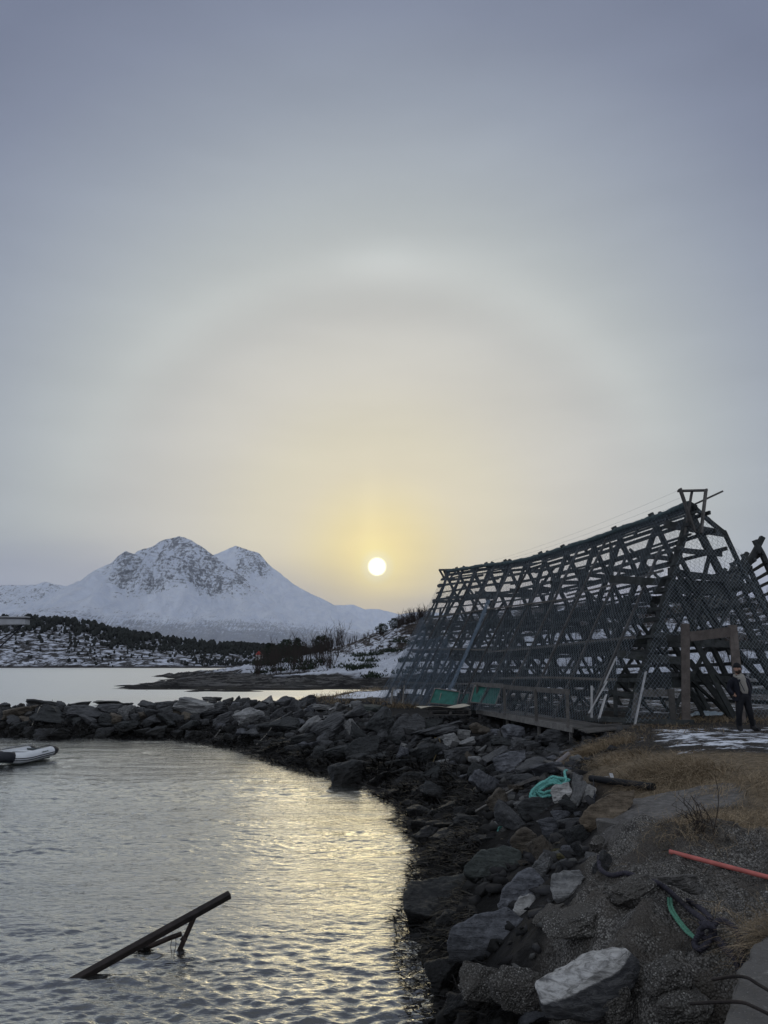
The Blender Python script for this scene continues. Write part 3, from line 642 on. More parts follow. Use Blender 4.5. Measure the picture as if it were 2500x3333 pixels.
# ------------------------------------------------------------------ rocks
def rock_mesh(name, seed, kind='block', cuts=3, mat=None):
    r = np.random.default_rng(seed); bm = bmesh.new()
    n = {'block': 13, 'slab': 12, 'shard': 9, 'round': 26}[kind]; p = {'block': 4.5, 'slab': 5.5, 'shard': 4.0, 'round': 2.4}[kind]
    d = r.normal(size=(n, 3)); d /= (np.abs(d) ** p).sum(1, keepdims=True) ** (1 / p)
    d *= r.uniform(.82, 1.0, (n, 1)) if kind != 'shard' else r.uniform(.6, 1.0, (n, 1))
    if kind == 'slab': d[:, 2] = np.where(d[:, 2] > 0, .8, -.8) + r.uniform(-.2, .2, n) + .25 * d[:, 0] * r.uniform(-1, 1)
    vs = [bm.verts.new(q) for q in d]
    g = bmesh.ops.convex_hull(bm, input=vs); bmesh.ops.delete(bm, geom=[v for v in bm.verts if not v.link_faces], context='VERTS')
    bmesh.ops.dissolve_limit(bm, angle_limit=R(9), verts=bm.verts[:], edges=bm.edges[:])
    bmesh.ops.bevel(bm, geom=bm.edges[:], offset=.055 if kind != 'round' else .12, segments=1, affect='EDGES', clamp_overlap=True)
    bmesh.ops.triangulate(bm, faces=bm.faces[:])
    for k in range(2):
        le = [e for e in bm.edges if e.calc_length() > (.55, .3)[k]]
        if le: bmesh.ops.subdivide_edges(bm, edges=le, cuts=1); bmesh.ops.triangulate(bm, faces=[f for f in bm.faces if len(f.verts) > 3])
    if cuts: bmesh.ops.subdivide_edges(bm, edges=bm.edges[:], cuts=cuts, use_grid_fill=True)
    bmesh.ops.remove_doubles(bm, verts=bm.verts[:], dist=.004)
    me = bpy.data.meshes.new(name); bm.normal_update(); bm.to_mesh(me); bm.free()
    k = len(me.vertices); co = np.empty(k * 3, np.float32); no = np.empty(k * 3, np.float32); me.vertices.foreach_get('co', co); me.vertices.foreach_get('normal', no)
    co = co.reshape(-1, 3).astype(float); no = no.reshape(-1, 3)
    s = seed * 7.31
    q = .10 * fbm(co[:, 0] * 1.3 + s, co[:, 1] * 1.3, co[:, 2] * 1.3, 3, seed) + .045 * fbm(co[:, 0] * 4 + s, co[:, 1] * 4, co[:, 2] * 7, 4, seed + 9)
    lay = co[:, 2] * 6 + .8 * fbm(co[:, 0] + s, co[:, 1], co[:, 2], 2, seed + 3); q += .04 * (lay - np.floor(lay) - .5) * (kind != 'round')
    co += no * q[:, None]
    mn, mx = co.min(0), co.max(0); co = (co - (mn + mx) / 2) / (mx - mn)
    me.vertices.foreach_set('co', co.astype(np.float32).ravel()); me.update(); smooth(me, 32)
    if mat: me.materials.append(mat)
    return me
PROTO = {}
def proto(kind, i, mat):
    k = (kind, i, mat)
    if k not in PROTO: PROTO[k] = rock_mesh('rock_' + kind, 100 + i * 13 + len(kind), kind, 2, M[mat])
    return PROTO[k]
ROCKS = []                                      # (px, py, w, h, phrase)
# stones and blocks with a given outline: convex hull of measured points, split, roughened
def hull_block(name, pts, mat, label, cat, cuts=5, amp=.02, seed=1, extra=None):
    bm = bmesh.new(); [bm.verts.new(p) for p in pts]; bmesh.ops.convex_hull(bm, input=bm.verts[:]); bmesh.ops.delete(bm, geom=[v for v in bm.verts if not v.link_faces], context='VERTS')
    bmesh.ops.dissolve_limit(bm, angle_limit=R(4), verts=bm.verts[:], edges=bm.edges[:]); bmesh.ops.bevel(bm, geom=bm.edges[:], offset=.014, segments=1, affect='EDGES', clamp_overlap=True); bmesh.ops.triangulate(bm, faces=bm.faces[:])
    for k in range(5):
        le = [e for e in bm.edges if e.calc_length() > .14 / (1 + .6 * k)]
        if le and len(bm.faces) < 20000: bmesh.ops.subdivide_edges(bm, edges=le, cuts=1); bmesh.ops.triangulate(bm, faces=[f for f in bm.faces if len(f.verts) > 3])
    me = bpy.data.meshes.new(name); bm.normal_update(); bm.to_mesh(me); bm.free(); n = len(me.vertices); co = np.empty(n * 3, np.float32); no = np.empty(n * 3, np.float32); me.vertices.foreach_get('co', co); me.vertices.foreach_get('normal', no); co = co.reshape(-1, 3).astype(float); no = no.reshape(-1, 3)
    if extra is not None: attr(me, 'white', extra(co))
    qd = amp * 1.6 * fbm(co[:, 0] * 3, co[:, 1] * 3, co[:, 2] * 3, 3, seed) + amp * .6 * fbm(co[:, 0] * 14, co[:, 1] * 14, co[:, 2] * 22, 4, seed + 3)
    lay = (co[:, 2] + .25 * co[:, 0] * math.sin(seed) + .15 * co[:, 1]) * 11 + .7 * fbm(co[:, 0] * 2, co[:, 1] * 2, co[:, 2] * 2, 2, seed + 8); qd = qd + amp * .6 * (lay - np.floor(lay) - .5)
    co += no * qd[:, None]; ctr = co.mean(0); me.vertices.foreach_set('co', (co - ctr).astype(np.float32).ravel()); me.update(); smooth(me, 30)
    o = link(name, me, mat); o.location = ctr; tag(o, label, cat); return o

def trace_rock(outline, mat, label, phrase, seed, deep=.75, lean=.4, amp=.009, group=None, fwd=0.0):
    P2 = np.array(outline, float); cx, cy = P2.mean(0); w = np.ptp(P2[:, 0]); h = np.ptp(P2[:, 1]); bot = P2[:, 1].max()
    b = hit(cx, bot - .22 * h); D = w * mpp(b) * deep; y0 = b.y - .25 * D - fwd; pts = []
    for x, y in P2:
        t = (bot - y) / h; pts.append(aty(x, y, y0 + lean * D * t)); pts.append(aty(cx + (x - cx) * .82, cy + (y - cy) * .7, y0 + D * (.75 + .25 * t)))
    for x, y in P2[P2[:, 1] > cy]: pts.append(aty(cx + (x - cx) * .9, y + .25 * h, y0 + .25 * D))
    o = hull_block('rock', pts, M[mat], label, 'rock', amp=amp * (1 + b.y / 12), seed=seed); o['group'] = group; ROCKS.append((cx, cy, w, h, phrase, o)); return o
TR = {
 'the huge wet black slab': ([(1337, 2870), (1535, 2838), (1584, 2856), (1316, 2909), (1319, 2962), (1401, 2984), (1574, 2960)], 1.0, .9),
 'the large greenish boulder': ([(1512, 2820), (1566, 2768), (1642, 2752), (1693, 2772), (1703, 2806), (1627, 2850), (1551, 2856), (1514, 2846)], .8, .35),
 'the big layered blue boulder': ([(1455, 3062), (1466, 3022), (1551, 2977), (1642, 2952), (1681, 2973), (1706, 2994), (1690, 3065), (1612, 3110), (1529, 3132), (1456, 3132)], .7, .35),
 'the large dark blue boulder': ([(1622, 2943), (1640, 2894), (1695, 2841), (1733, 2825), (1772, 2873), (1768, 2906), (1679, 2966), (1640, 2966)], .8, .45),
 'the pale blocky boulder': ([(1792, 2847), (1823, 2830), (1890, 2830), (1905, 2858), (1855, 2918), (1809, 2926), (1788, 2881)], .8, .6),
 'the round flat brown boulder': ([(1659, 2738), (1695, 2698), (1732, 2705), (1755, 2738), (1752, 2768), (1710, 2800), (1687, 2786)], .5, .3),
 'the big coil boulder': ([(1681, 2623), (1710, 2600), (1800, 2589), (1821, 2617), (1817, 2658), (1740, 2680), (1700, 2664)], .8, .5),
 'the streaked whitish boulder': ([(1792, 2568), (1804, 2553), (1853, 2543), (1864, 2576), (1847, 2605), (1800, 2606)], .8, .3, .75),
 'the small whitish boulder': ([(1672, 2958), (1693, 2920), (1725, 2904), (1743, 2922), (1723, 2964), (1695, 2976)], .9, .5),
 'the long sandy boulder': ([(1887, 2670), (1911, 2630), (1988, 2577), (2066, 2570), (2060, 2620), (1968, 2690), (1928, 2698), (1892, 2690)], .5, .4),
 'the very large smooth boulder': ([(1121, 2445), (1148, 2413), (1203, 2390), (1239, 2395), (1228, 2440), (1174, 2468), (1134, 2480)], .8, .6),
 'the big mottled boulder': ([(1266, 2389), (1299, 2338), (1348, 2322), (1381, 2338), (1386, 2370), (1340, 2405), (1300, 2410)], .8, .5),
 'the lavender grey stone': ([(1751, 2670), (1793, 2657), (1821, 2677), (1821, 2710), (1796, 2726), (1768, 2702)], .7, .3),
 'the large blue grey wedge': ([(1605, 2471), (1661, 2444), (1712, 2440), (1708, 2471), (1652, 2523), (1612, 2495)], .8, .4),
}

def rock(px, py, w, h, roll=0, kind='block', mat='schist', label=None, phrase=None, seed=None, cat='rock', yaw=None, depth=.85, name='rock', group=None, dz=0.0, hires=False):
    b = hit(px, py + .36 * h); k = mpp(b); c = aty(px, py, b.y)
    a = math.atan2(H - c.z, c.y); Wd = w * k; D = Wd * depth
    Hh = max(.38 * h * k, (h * k - .55 * D * math.sin(a)) / math.cos(a))
    seed = seed if seed is not None else random.randrange(14)
    me = rock_mesh(name, 900 + seed, kind, 4, M[mat]) if hires else proto(kind, seed % 14, mat)
    o = bpy.data.objects.new(name, me); COL.objects.link(o)
    o.location = (c.x, c.y + .15 * D, c.z + dz); o.scale = (Wd, D, Hh * 1.05)
    o.rotation_euler = (R(random.uniform(-10, 10)), -R(roll), R(random.uniform(-14, 14) if yaw is None else yaw))
    tag(o, label, cat, group)
    if phrase: ROCKS.append((px, py, w, h, phrase, o))
    return o

# every big stone of the photograph: centre, size in photo pixels, roll, kind, colour, label, short phrase for its neighbours
G = 'stones of the rock bank'
big = [
 # left arm of the breakwater
 (632, 2300, 124, 48, -3, 'block', 'schist_pale', 'big pale boulder with curved cracks on top of the breakwater', 'the big pale cracked boulder'),
 (483, 2355, 56, 30, 35, 'slab', 'schist', 'grey slab tilted against the foot of the breakwater below the pale boulders', 'the tilted grey foot slab'),
 (410, 2320, 52, 40, 22, 'block', 'schist_pale', 'rounded light grey boulder standing in the face of the breakwater', 'the rounded light grey boulder'),
 (367, 2310, 84, 34, 4, 'block', 'schist', 'broad grey block high in the breakwater left of the rounded light boulder', 'the broad grey block'),
 (274, 2320, 108, 50, 6, 'block', 'schist', 'large dark block with a flat pale top in the breakwater', 'the large flat-topped block'),
 (160, 2328, 124, 50, -3, 'block', 'dark_rock', 'wide dark block carrying the thin rod and pale rope on the breakwater', 'the wide dark block'),
 (58, 2322, 88, 36, 5, 'slab', 'schist_brown', 'brownish long slab near the left end of the breakwater', 'the brownish long slab'),
 (147, 2294, 96, 22, -4, 'slab', 'schist', 'thick grey capstone lying behind the thin rod on the breakwater', 'the grey capstone'),
 (350, 2289, 86, 17, 2, 'slab', 'dark_rock', 'dark thin capstone on the breakwater crest above the broad grey block', 'the dark thin capstone'),
 (262, 2296, 80, 20, 10, 'slab', 'schist', 'sloping grey capstone right of the small black stub on the breakwater', 'the sloping capstone'),
 (18, 2300, 50, 20, 4, 'slab', 'dark_rock', 'dark capstone at the far left end of the breakwater crest', 'the leftmost dark capstone'),
 (680, 2328, 62, 26, 8, 'slab', 'schist', 'grey flat stone just right of and under the big pale boulder', 'the flat stone under the pale boulder'),
 (345, 2343, 42, 34, -12, 'block', 'dark_rock', 'dark weedy boulder at the foot of the breakwater under the broad grey block', 'the dark weedy foot boulder'),
 (542, 2297, 72, 26, 6, 'slab', 'schist', 'layered grey block left of the big pale boulder on the crest', 'the layered crest block'),
 (684, 2276, 60, 16, -4, 'slab', 'dark_rock', 'dark rounded capstone standing above the big pale boulder', 'the dark rounded capstone'),
 # bend of the breakwater
 (806, 2339, 84, 56, 14, 'block', 'schist_pale', 'large light grey boulder with slanting layers at the bend of the breakwater', 'the large light slanting boulder'),
 (726, 2344, 74, 34, 26, 'slab', 'schist', 'dark wedge shaped slab left of the large light slanting boulder', 'the dark wedge slab'),
 (693, 2324, 90, 28, 14, 'slab', 'schist', 'long grey slab leaning up to the right above the dark wedge slab', 'the long leaning slab'),
 (794, 2285, 36, 22, 10, 'round', 'schist', 'round grey boulder on the crest where the breakwater bends', 'the round crest boulder'),
 (965, 2296, 52, 38, 40, 'shard', 'schist', 'pointed dark slab sticking up beside the straw on the crest', 'the pointed dark slab'),
 (905, 2328, 46, 30, 30, 'slab', 'schist', 'steep grey slab in the middle of the bend slope', 'the steep grey slab'),
 (1012, 2364, 72, 36, 36, 'slab', 'schist_pale', 'pale blade shaped slab tilted steeply in the bend slope', 'the pale blade slab'),
 (1024, 2378, 64, 34, 38, 'slab', 'schist', 'dark twin slab lying just under the pale blade slab', 'the dark twin slab'),
 (1072, 2370, 108, 58, 28, 'block', 'schist', 'big grey layered boulder right of the pale blade slab', 'the big grey layered boulder'),
 (1143, 2370, 42, 46, 40, 'slab', 'schist_pale', 'pale oval stone standing right of the big layered boulder', 'the pale oval stone'),
 (930, 2363, 82, 44, 12, 'block', 'dark_rock', 'dark broad boulder low in the bend slope', 'the dark broad boulder'),
 (876, 2364, 90, 24, 10, 'slab', 'dark_rock', 'long dark slab low in the bend slope beside the thin sticks', 'the long low dark slab'),
 (1045, 2303, 60, 17, -4, 'slab', 'schist_pale', 'pale flat topped block near the snowy strip', 'the pale block by the snow'),
 (1048, 2335, 56, 14, -3, 'slab', 'schist_pale', 'thin pale slab lying flat under the pale block by the snow', 'the thin pale slab'),
 (1205, 2309, 74, 22, 2, 'slab', 'green_rock', 'long greenish block at the top of the bank left of the net', 'the long greenish block'),
 (1107, 2303, 36, 28, -20, 'shard', 'schist_pale', 'small pale angular stone on the crest right of the pale block', 'the pale angular crest stone'),
 (1110, 2335, 34, 20, 16, 'block', 'schist', 'small grey block in the slope above the big layered boulder', 'the small grey block'),
 (1240, 2356, 84, 66, 32, 'slab', 'dark_rock', 'tall dark slab leaning in the slope below the greenish block', 'the tall dark leaning slab'),
 (1180, 2436, 118, 86, 30, 'block', 'dark_rock', 'very large dark boulder with a smooth sloping face near the water', 'the very large smooth boulder'),
 (1172, 2392, 40, 70, 60, 'slab', 'dark_rock', 'narrow dark slab standing behind the very large smooth boulder', 'the narrow standing slab'),
 (985, 2402, 70, 22, 10, 'slab', 'dark_rock', 'low dark stone among weed under the blade slabs', 'the low weed stone'),
 # bank under the deck
 (1318, 2362, 120, 82, 14, 'block', 'schist', 'big mottled boulder at the top of the bank below the green panels', 'the big mottled boulder'),
 (1428, 2384, 176, 42, 14, 'slab', 'schist', 'very long dark slab lying on the bank below the pallet', 'the very long slab'),
 (1552, 2374, 46, 36, 10, 'block', 'schist_brown', 'brownish grey boulder right below the left end of the deck', 'the brownish grey boulder'),
 (1582, 2384, 36, 32, 30, 'block', 'schist_brown', 'small rusty brown stone under the deck', 'the rusty brown stone'),
 (1672, 2384, 66, 46, 4, 'round', 'schist_blue', 'rounded bluish boulder under the middle of the deck', 'the rounded bluish boulder'),
 (1802, 2407, 92, 48, -4, 'block', 'schist', 'large grey boulder between the two right deck stilts', 'the large stilt boulder'),
 (1811, 2449, 66, 28, 2, 'slab', 'schist', 'flat grey stone directly under the large stilt boulder', 'the flat under stone'),
 (1391, 2454, 88, 70, 24, 'block', 'dark_rock', 'large dark rounded boulder in the middle of the bank above the water', 'the large dark rounded boulder'),
 (1494, 2459, 96, 46, 12, 'slab', 'schist', 'dark slab with a ragged rim beside the yellow rope', 'the ragged rim slab'),
 (1530, 2419, 64, 26, 12, 'slab', 'schist_pale', 'pale flat oval stone on the bank under the deck', 'the pale flat oval stone'),
 (1636, 2416, 84, 40, 6, 'block', 'dark_rock', 'dark block in shade under the middle of the deck', 'the dark shade block'),
 (1620, 2468, 86, 40, 34, 'slab', 'schist', 'long grey slab tilted up to the right in the middle bank', 'the long tilted slab'),
 (1660, 2482, 104, 68, 22, 'block', 'schist_blue', 'large blue grey wedge boulder in the middle of the bank', 'the large blue grey wedge'),
 (1736, 2502, 124, 44, 10, 'slab', 'schist', 'long ridged grey slab below the stilt boulders', 'the long ridged slab'),
 (1790, 2510, 104, 50, 10, 'slab', 'schist_blue', 'broad bluish slab the thin pole rests on', 'the broad bluish slab'),
 (1700, 2543, 70, 40, 2, 'block', 'schist', 'square grey block above the teal rope coil', 'the square grey block'),
 (1577, 2546, 54, 80, 62, 'slab', 'schist_blue', 'upright bluish slab standing on its edge in the middle bank', 'the upright bluish slab'),
 (1403, 2539, 92, 60, 22, 'slab', 'dark_rock', 'dark flat topped boulder at the weedy water edge', 'the dark flat topped boulder'),
 (1648, 2534, 68, 26, 10, 'slab', 'schist', 'small dark slab left of the square grey block', 'the small dark slab'),
 (1552, 2516, 56, 52, 70, 'block', 'dark_rock', 'dark block standing left of the upright bluish slab', 'the dark standing block'),
 (1524, 2473, 34, 34, 50, 'slab', 'schist_brown', 'small brown leaning slab right of the ragged rim slab', 'the small brown slab'),
 (1312, 2460, 46, 46, -40, 'block', 'schist_blue', 'bluish angular stone low on the bank left of the dark rounded boulder', 'the bluish angular stone'),
 (1572, 2447, 44, 26, 26, 'shard', 'schist_pale', 'pale split stone high in the middle bank', 'the pale split stone'),
 (1734, 2428, 58, 28, 4, 'block', 'schist', 'grey block behind the second stilt', 'the grey stilt block'),
 (1722, 2459, 36, 20, 0, 'slab', 'schist', 'small flat stone in a pile left of the flat under stone', 'the small pile stone'),
 (1418, 2652, 48, 36, 35, 'block', 'dark_rock', 'dark block jutting from the weed at the water edge', 'the jutting weed block'),
 (1625, 2610, 70, 60, 30, 'block', 'schist_brown', 'brown dark boulder below the driftwood plank', 'the brown dark boulder'),
 # foreground bank
 (1444, 2915, 262, 140, 15, 'block', 'green_rock', 'huge wet black slab jutting into the water', 'the huge wet black slab'),
 (1605, 2802, 182, 96, 6, 'block', 'green_rock', 'large smooth greenish black boulder near the water', 'the large greenish boulder'),
 (1575, 2742, 110, 42, 8, 'slab', 'dark_rock', 'dark slab peeking out behind the large greenish boulder', 'the dark slab behind it'),
 (1578, 3040, 236, 176, 10, 'block', 'schist_blue', 'big blue grey layered boulder with a cracked face by the mound', 'the big layered blue boulder'),
(1996, 3280, 122, 124, 10, 'round', 'conglomerate', 'round pebbly concrete lump below the white topped stone', 'the round pebbly lump'),
 (1704, 2896, 140, 134, 24, 'block', 'schist_blue', 'large dark blue angular boulder above the layered boulder', 'the large dark blue boulder'),
 (1856, 2875, 118, 82, 6, 'block', 'schist_pale', 'pale blocky boulder with a rough bright top beside the pebbly mound', 'the pale blocky boulder'),
 (1706, 2940, 66, 62, 34, 'block', 'white_rock', 'small whitish boulder perched at the edge of the mound', 'the small whitish boulder'),
 (1708, 2744, 96, 108, -25, 'slab', 'schist_brown', 'round flat brown boulder leaning on the bank with pale flecks', 'the round flat brown boulder'),
 (1766, 2772, 66, 84, 40, 'slab', 'schist_brown', 'greenish brown slab right of the round flat brown boulder', 'the greenish brown slab'),
 (1756, 2640, 130, 86, 16, 'block', 'dark_rock', 'big dark smooth boulder carrying the teal rope coil', 'the big coil boulder'),
 (1660, 2672, 60, 110, 52, 'slab', 'schist', 'long grey slab slanting down left of the coil boulder', 'the long slanting slab'),
 (1786, 2688, 70, 66, -14, 'block', 'schist_blue', 'lavender grey angular stone below the coil boulder', 'the lavender grey stone'),
 (1826, 2580, 66, 64, 8, 'block', 'white_rock', 'whitish boulder with dark streaks right of the teal rope coil', 'the streaked whitish boulder'),
 (1878, 2560, 30, 66, -12, 'shard', 'schist_pale', 'tall thin grey shard standing behind the streaked whitish boulder', 'the tall thin shard'),
 (1882, 2588, 34, 80, -28, 'slab', 'schist_pale', 'pale upright slate shard right of the streaked whitish boulder', 'the pale slate shard'),
 (1918, 2586, 38, 52, -6, 'slab', 'white_rock', 'whitish square slab stood upright under the black pipe', 'the whitish square slab'),
 (1828, 2655, 56, 30, 4, 'slab', 'schist_blue', 'layered grey stone above the lavender grey stone', 'the layered grey stone'),
 (1850, 2630, 48, 50, 10, 'block', 'dark_rock', 'dark lump below the pale slate shard', 'the dark lump'),
 (1858, 2684, 76, 34, 8, 'slab', 'schist', 'flat grey slab pushed under the sandy boulder', 'the flat grey slab'),
 (1874, 2722, 74, 56, 28, 'slab', 'dark_rock', 'dark slab leaning below the sandy boulder', 'the dark leaning slab'),
 (1975, 2632, 180, 104, 28, 'round', 'sand_rock', 'long sandy brown boulder lying under the concrete slab', 'the long sandy boulder'),
 (1950, 2750, 64, 44, 14, 'block', 'conglomerate', 'pale pebbly lump left of the moss under the concrete block', 'the pale pebbly lump'),
 (1815, 2775, 36, 20, 6, 'round', 'yellow_rock', 'small yellowish green pebble in the hollow of the bank', 'the yellowish pebble'),
 (1836, 2792, 42, 24, -6, 'round', 'yellow_rock', 'olive rounded stone next to the yellowish pebble', 'the olive stone'),
 (1846, 2770, 40, 30, 8, 'round', 'schist_blue', 'round dark blue stone in the hollow of the bank', 'the round dark blue stone'),
 (1850, 2826, 66, 50, 12, 'block', 'schist', 'grey stone in the hollow above the pale blocky boulder', 'the grey hollow stone'),
 (1775, 2818, 66, 58, 30, 'block', 'schist_pale', 'grey angular stone left of the hollow', 'the grey angular stone'),
 (1888, 2780, 26, 60, 30, 'shard', 'dark_rock', 'dark splinter standing in the hollow of the bank', 'the dark splinter'),
 (1930, 2790, 44, 30, 10, 'block', 'schist_pale', 'pale stone right of the dark splinter', 'the pale hollow stone'),
 (1960, 2812, 40, 70, -30, 'slab', 'schist', 'grey slate stuck upright in the pebbly mound where the rope starts', 'the grey mound slate'),
 (1585, 3230, 120, 180, 70, 'block', 'conglomerate', 'broken grey concrete chunk under the blue layered boulder', 'the broken concrete chunk'),
 (1463, 3180, 134, 108, 12, 'block', 'dark_rock', 'dark weed covered boulder at the water below the layered boulder', 'the dark weed boulder'),
 (1506, 3290, 120, 90, 14, 'block', 'dark_rock', 'black boulder at the bottom edge beside the water', 'the black bottom boulder'),
 (1462, 3000, 78, 56, 10, 'round', 'dark_rock', 'small dark weedy boulder under the huge wet black slab', 'the small weedy boulder'),
 (1706, 3230, 130, 220, 75, 'round', 'conglomerate', 'tall pebbly concrete lump left of the white topped stone', 'the tall pebbly lump'),
 (1880, 3010, 210, 90, 24, 'round', 'conglomerate', 'low pebbly concrete hump above the white topped stone', 'the low pebbly hump'),
 (2185, 3215, 150, 160, 30, 'round', 'conglomerate', 'large pebbly concrete lump right of the white topped stone', 'the large pebbly lump'),
 (2230, 3290, 170, 120, 12, 'round', 'conglomerate', 'pebbly concrete lump at the bottom edge left of the rebars', 'the bottom pebbly lump'),
 (2060, 2900, 150, 70, 20, 'round', 'conglomerate', 'pebbly hump crossed by the dark navy mooring rope', 'the rope hump'),
 (1800, 2985, 120, 60, 30, 'round', 'conglomerate', 'small pebbly hump right of the small whitish boulder', 'the small pebbly hump'),
 (2228, 2874, 128, 74, 12, 'slab', 'concrete', 'flat brown concrete plate bedded in the mound below the red pipe', 'the flat concrete plate'),
 (1760, 3325, 130, 60, 10, 'slab', 'schist_blue', 'dark slab at the bottom edge left under the white topped stone', 'the bottom edge slab'),
]
for i, (px, py, w, h, roll, kind, mat, lab, ph) in enumerate(big):
    hr = w * h > 7000
    if ph in TR:
        trace_rock(TR[ph][0], mat, lab, ph, i * 5 + 3, TR[ph][1], TR[ph][2], group=G, fwd=TR[ph][3] if len(TR[ph]) > 3 else .12); continue
    kw = {}
    if lab.startswith('biggest pale'): kw = dict(depth=.8)
    if lab.startswith('flat brown'): kw = dict(dz=-.03)
    rock(px, py, w * (1.16 if w < 150 else 1.06), h * (1.2 if w < 150 else 1.06), roll, kind, mat, lab, ph, seed=i * 5 + 3, hires=hr, group=G, **kw)

# the smaller stones between them, each named after the big stone beside it
used = {o['label'] for *_, o in ROCKS}
def near_label(px, py, w, mat, kind):
    size = 'small' if w < 34 else 'medium'
    col = {'schist': 'grey', 'schist_pale': 'light grey', 'schist_brown': 'brownish', 'schist_blue': 'bluish grey', 'dark_rock': 'dark'}[mat]
    shp = {'slab': 'flat stone', 'block': 'angular stone', 'shard': 'pointed stone', 'round': 'rounded stone'}[kind]
    order = sorted(ROCKS_BIG, key=lambda q: math.hypot((q[0] - px) / 1.3, q[1] - py))
    for q in order[:7]:
        dx, dy = px - q[0], py - q[1]
        rel = ('right of' if dx > 0 else 'left of') if abs(dx) > abs(dy) * 1.5 else ('below' if dy > 0 else 'above')
        for r_ in ([rel] + [x for x in (('right of' if dx > 0 else 'left of'), ('below' if dy > 0 else 'above')) if x != rel]):
            l = f'{size} {col} {shp} {r_} {q[4]}'
            if l not in used: used.add(l); return l
    return f'{size} {col} {shp} near {order[0][4]}'
ROCKS_BIG = list(ROCKS)
def inside(poly, x, y): return poly_sd(poly, np.array([float(x)]), np.array([float(y)]))[0] > 0
zones = [
 ([(0, 2300), (620, 2292), (640, 2345), (0, 2352)], 26, (30, 66), ['schist', 'dark_rock', 'schist', 'schist_brown'], 4),
 ([(620, 2282), (1000, 2282), (1260, 2305), (1280, 2400), (1080, 2440), (900, 2420), (640, 2350)], 60, (26, 64), ['schist', 'schist', 'schist_pale', 'dark_rock', 'schist_blue'], 24),
 ([(1270, 2340), (1500, 2352), (1640, 2385), (1840, 2432), (1880, 2480), (1820, 2540), (1640, 2560), (1500, 2540), (1320, 2480)], 38, (28, 68), ['schist', 'dark_rock', 'schist_pale', 'schist_blue', 'schist'], 16),
 ([(0, 2350), (600, 2350), (820, 2385), (1060, 2440), (1080, 2500), (820, 2428), (600, 2398), (0, 2390)], 20, (36, 72), ['dark_rock'], 6),
 ([(1080, 2440), (1380, 2500), (1480, 2600), (1560, 2700), (1440, 2790), (1350, 2680), (1270, 2580), (1100, 2515)], 24, (50, 104), ['dark_rock'], 10),
 ([(1640, 2560), (1930, 2540), (1960, 2800), (1800, 2880), (1640, 2760), (1600, 2660)], 24, (24, 62), ['schist', 'dark_rock', 'schist_pale', 'schist_blue', 'schist_brown'], 14),
]
for poly, cnt, (a, b), mats, rl in zones:
    P = np.array(poly); tries = 0; c = 0
    while c < cnt and tries < 6000:
        tries += 1
        px, py = random.uniform(P[:, 0].min(), P[:, 0].max()), random.uniform(P[:, 1].min(), P[:, 1].max())
        if not inside(poly, px, py): continue
        w = a + (b - a) * random.random() ** 1.8; h = w * random.uniform(.42, .75)
        if any(abs(px - q[0]) < .40 * (w + q[2]) * .72 and abs(py - q[1]) < .40 * (h + q[3]) * .8 for q in ROCKS): continue
        mat = random.choice(mats); kind = random.choice(['slab', 'slab', 'block', 'shard', 'block'])
        if mat == 'schist_pale' and random.random() < .4: mat = 'schist'
        rock(px, py, w * 1.2, h * 1.25, rl + random.uniform(-22, 22), kind, mat, near_label(px, py, w, mat, kind), 'x', group=G); c += 1

# ------------------------------------------------------------------ loose small stones, pebbles and weed
def scatter(name, pts, sizes, protos, mat, flat=.6, kind_label=None, seed=3, cat=None):
    r = np.random.default_rng(seed); VV = []; FF = []; A = []; base = 0
    for (x, y, z), s in zip(pts, sizes):
        v, f = protos[r.integers(len(protos))]; a = r.uniform(0, 6.28); t = r.normal(0, .35)
        sc = s * np.array([1, r.uniform(.6, .95), r.uniform(.35, .75) * flat / .6]); q = v * sc
        q = np.stack([q[:, 0], q[:, 1] * math.cos(t) - q[:, 2] * math.sin(t), q[:, 1] * math.sin(t) + q[:, 2] * math.cos(t)], 1)
        q = np.stack([q[:, 0] * math.cos(a) - q[:, 1] * math.sin(a), q[:, 0] * math.sin(a) + q[:, 1] * math.cos(a), q[:, 2]], 1)
        VV.append(q + (x, y, z)); FF.append(f + base); A.append(np.full(len(v), r.random())); base += len(v)
    me = np_mesh(name, np.concatenate(VV), np.concatenate(FF)); attr(me, 'rnd', np.concatenate(A))
    o = link(name, me, mat); tag(o, kind_label, cat, kind='stuff'); return o
def hull_protos(n, k, seed):
    out = []
    for i in range(n):
        r = np.random.default_rng(seed + i); bm = bmesh.new(); d = r.normal(size=(k, 3)); d /= (np.abs(d) ** 3.5).sum(1, keepdims=True) ** (1 / 3.5)
        vs = [bm.verts.new(q * .5 * r.uniform(.8, 1)) for q in d]; bmesh.ops.convex_hull(bm, input=vs); bmesh.ops.delete(bm, geom=[v for v in bm.verts if not v.link_faces], context='VERTS'); bmesh.ops.triangulate(bm, faces=bm.faces[:])
        bm.verts.index_update(); out.append((np.array([v.co[:] for v in bm.verts]), np.array([[v.index for v in f.verts] for f in bm.faces]))); bm.free()
    return out
HP = hull_protos(10, 9, 40)
def stone_mat(name, stops, tide=True):
    m = MT(name, .8, .3); c = m.ramp(m.at('rnd'), stops, 'CONSTANT'); n = m.noise(m.world(), 16, 4); c = m.mix(m.mr(n, .3, .7, 0, .5), c, (.03, .03, .03))
    if tide: c = m.mix(m.mr(m.posz(), .45, 1.0, 1, 0), c, (.0045, .0042, .0035))
    m.set('Base Color', c); m.bump(n, .5, .02); return m.m
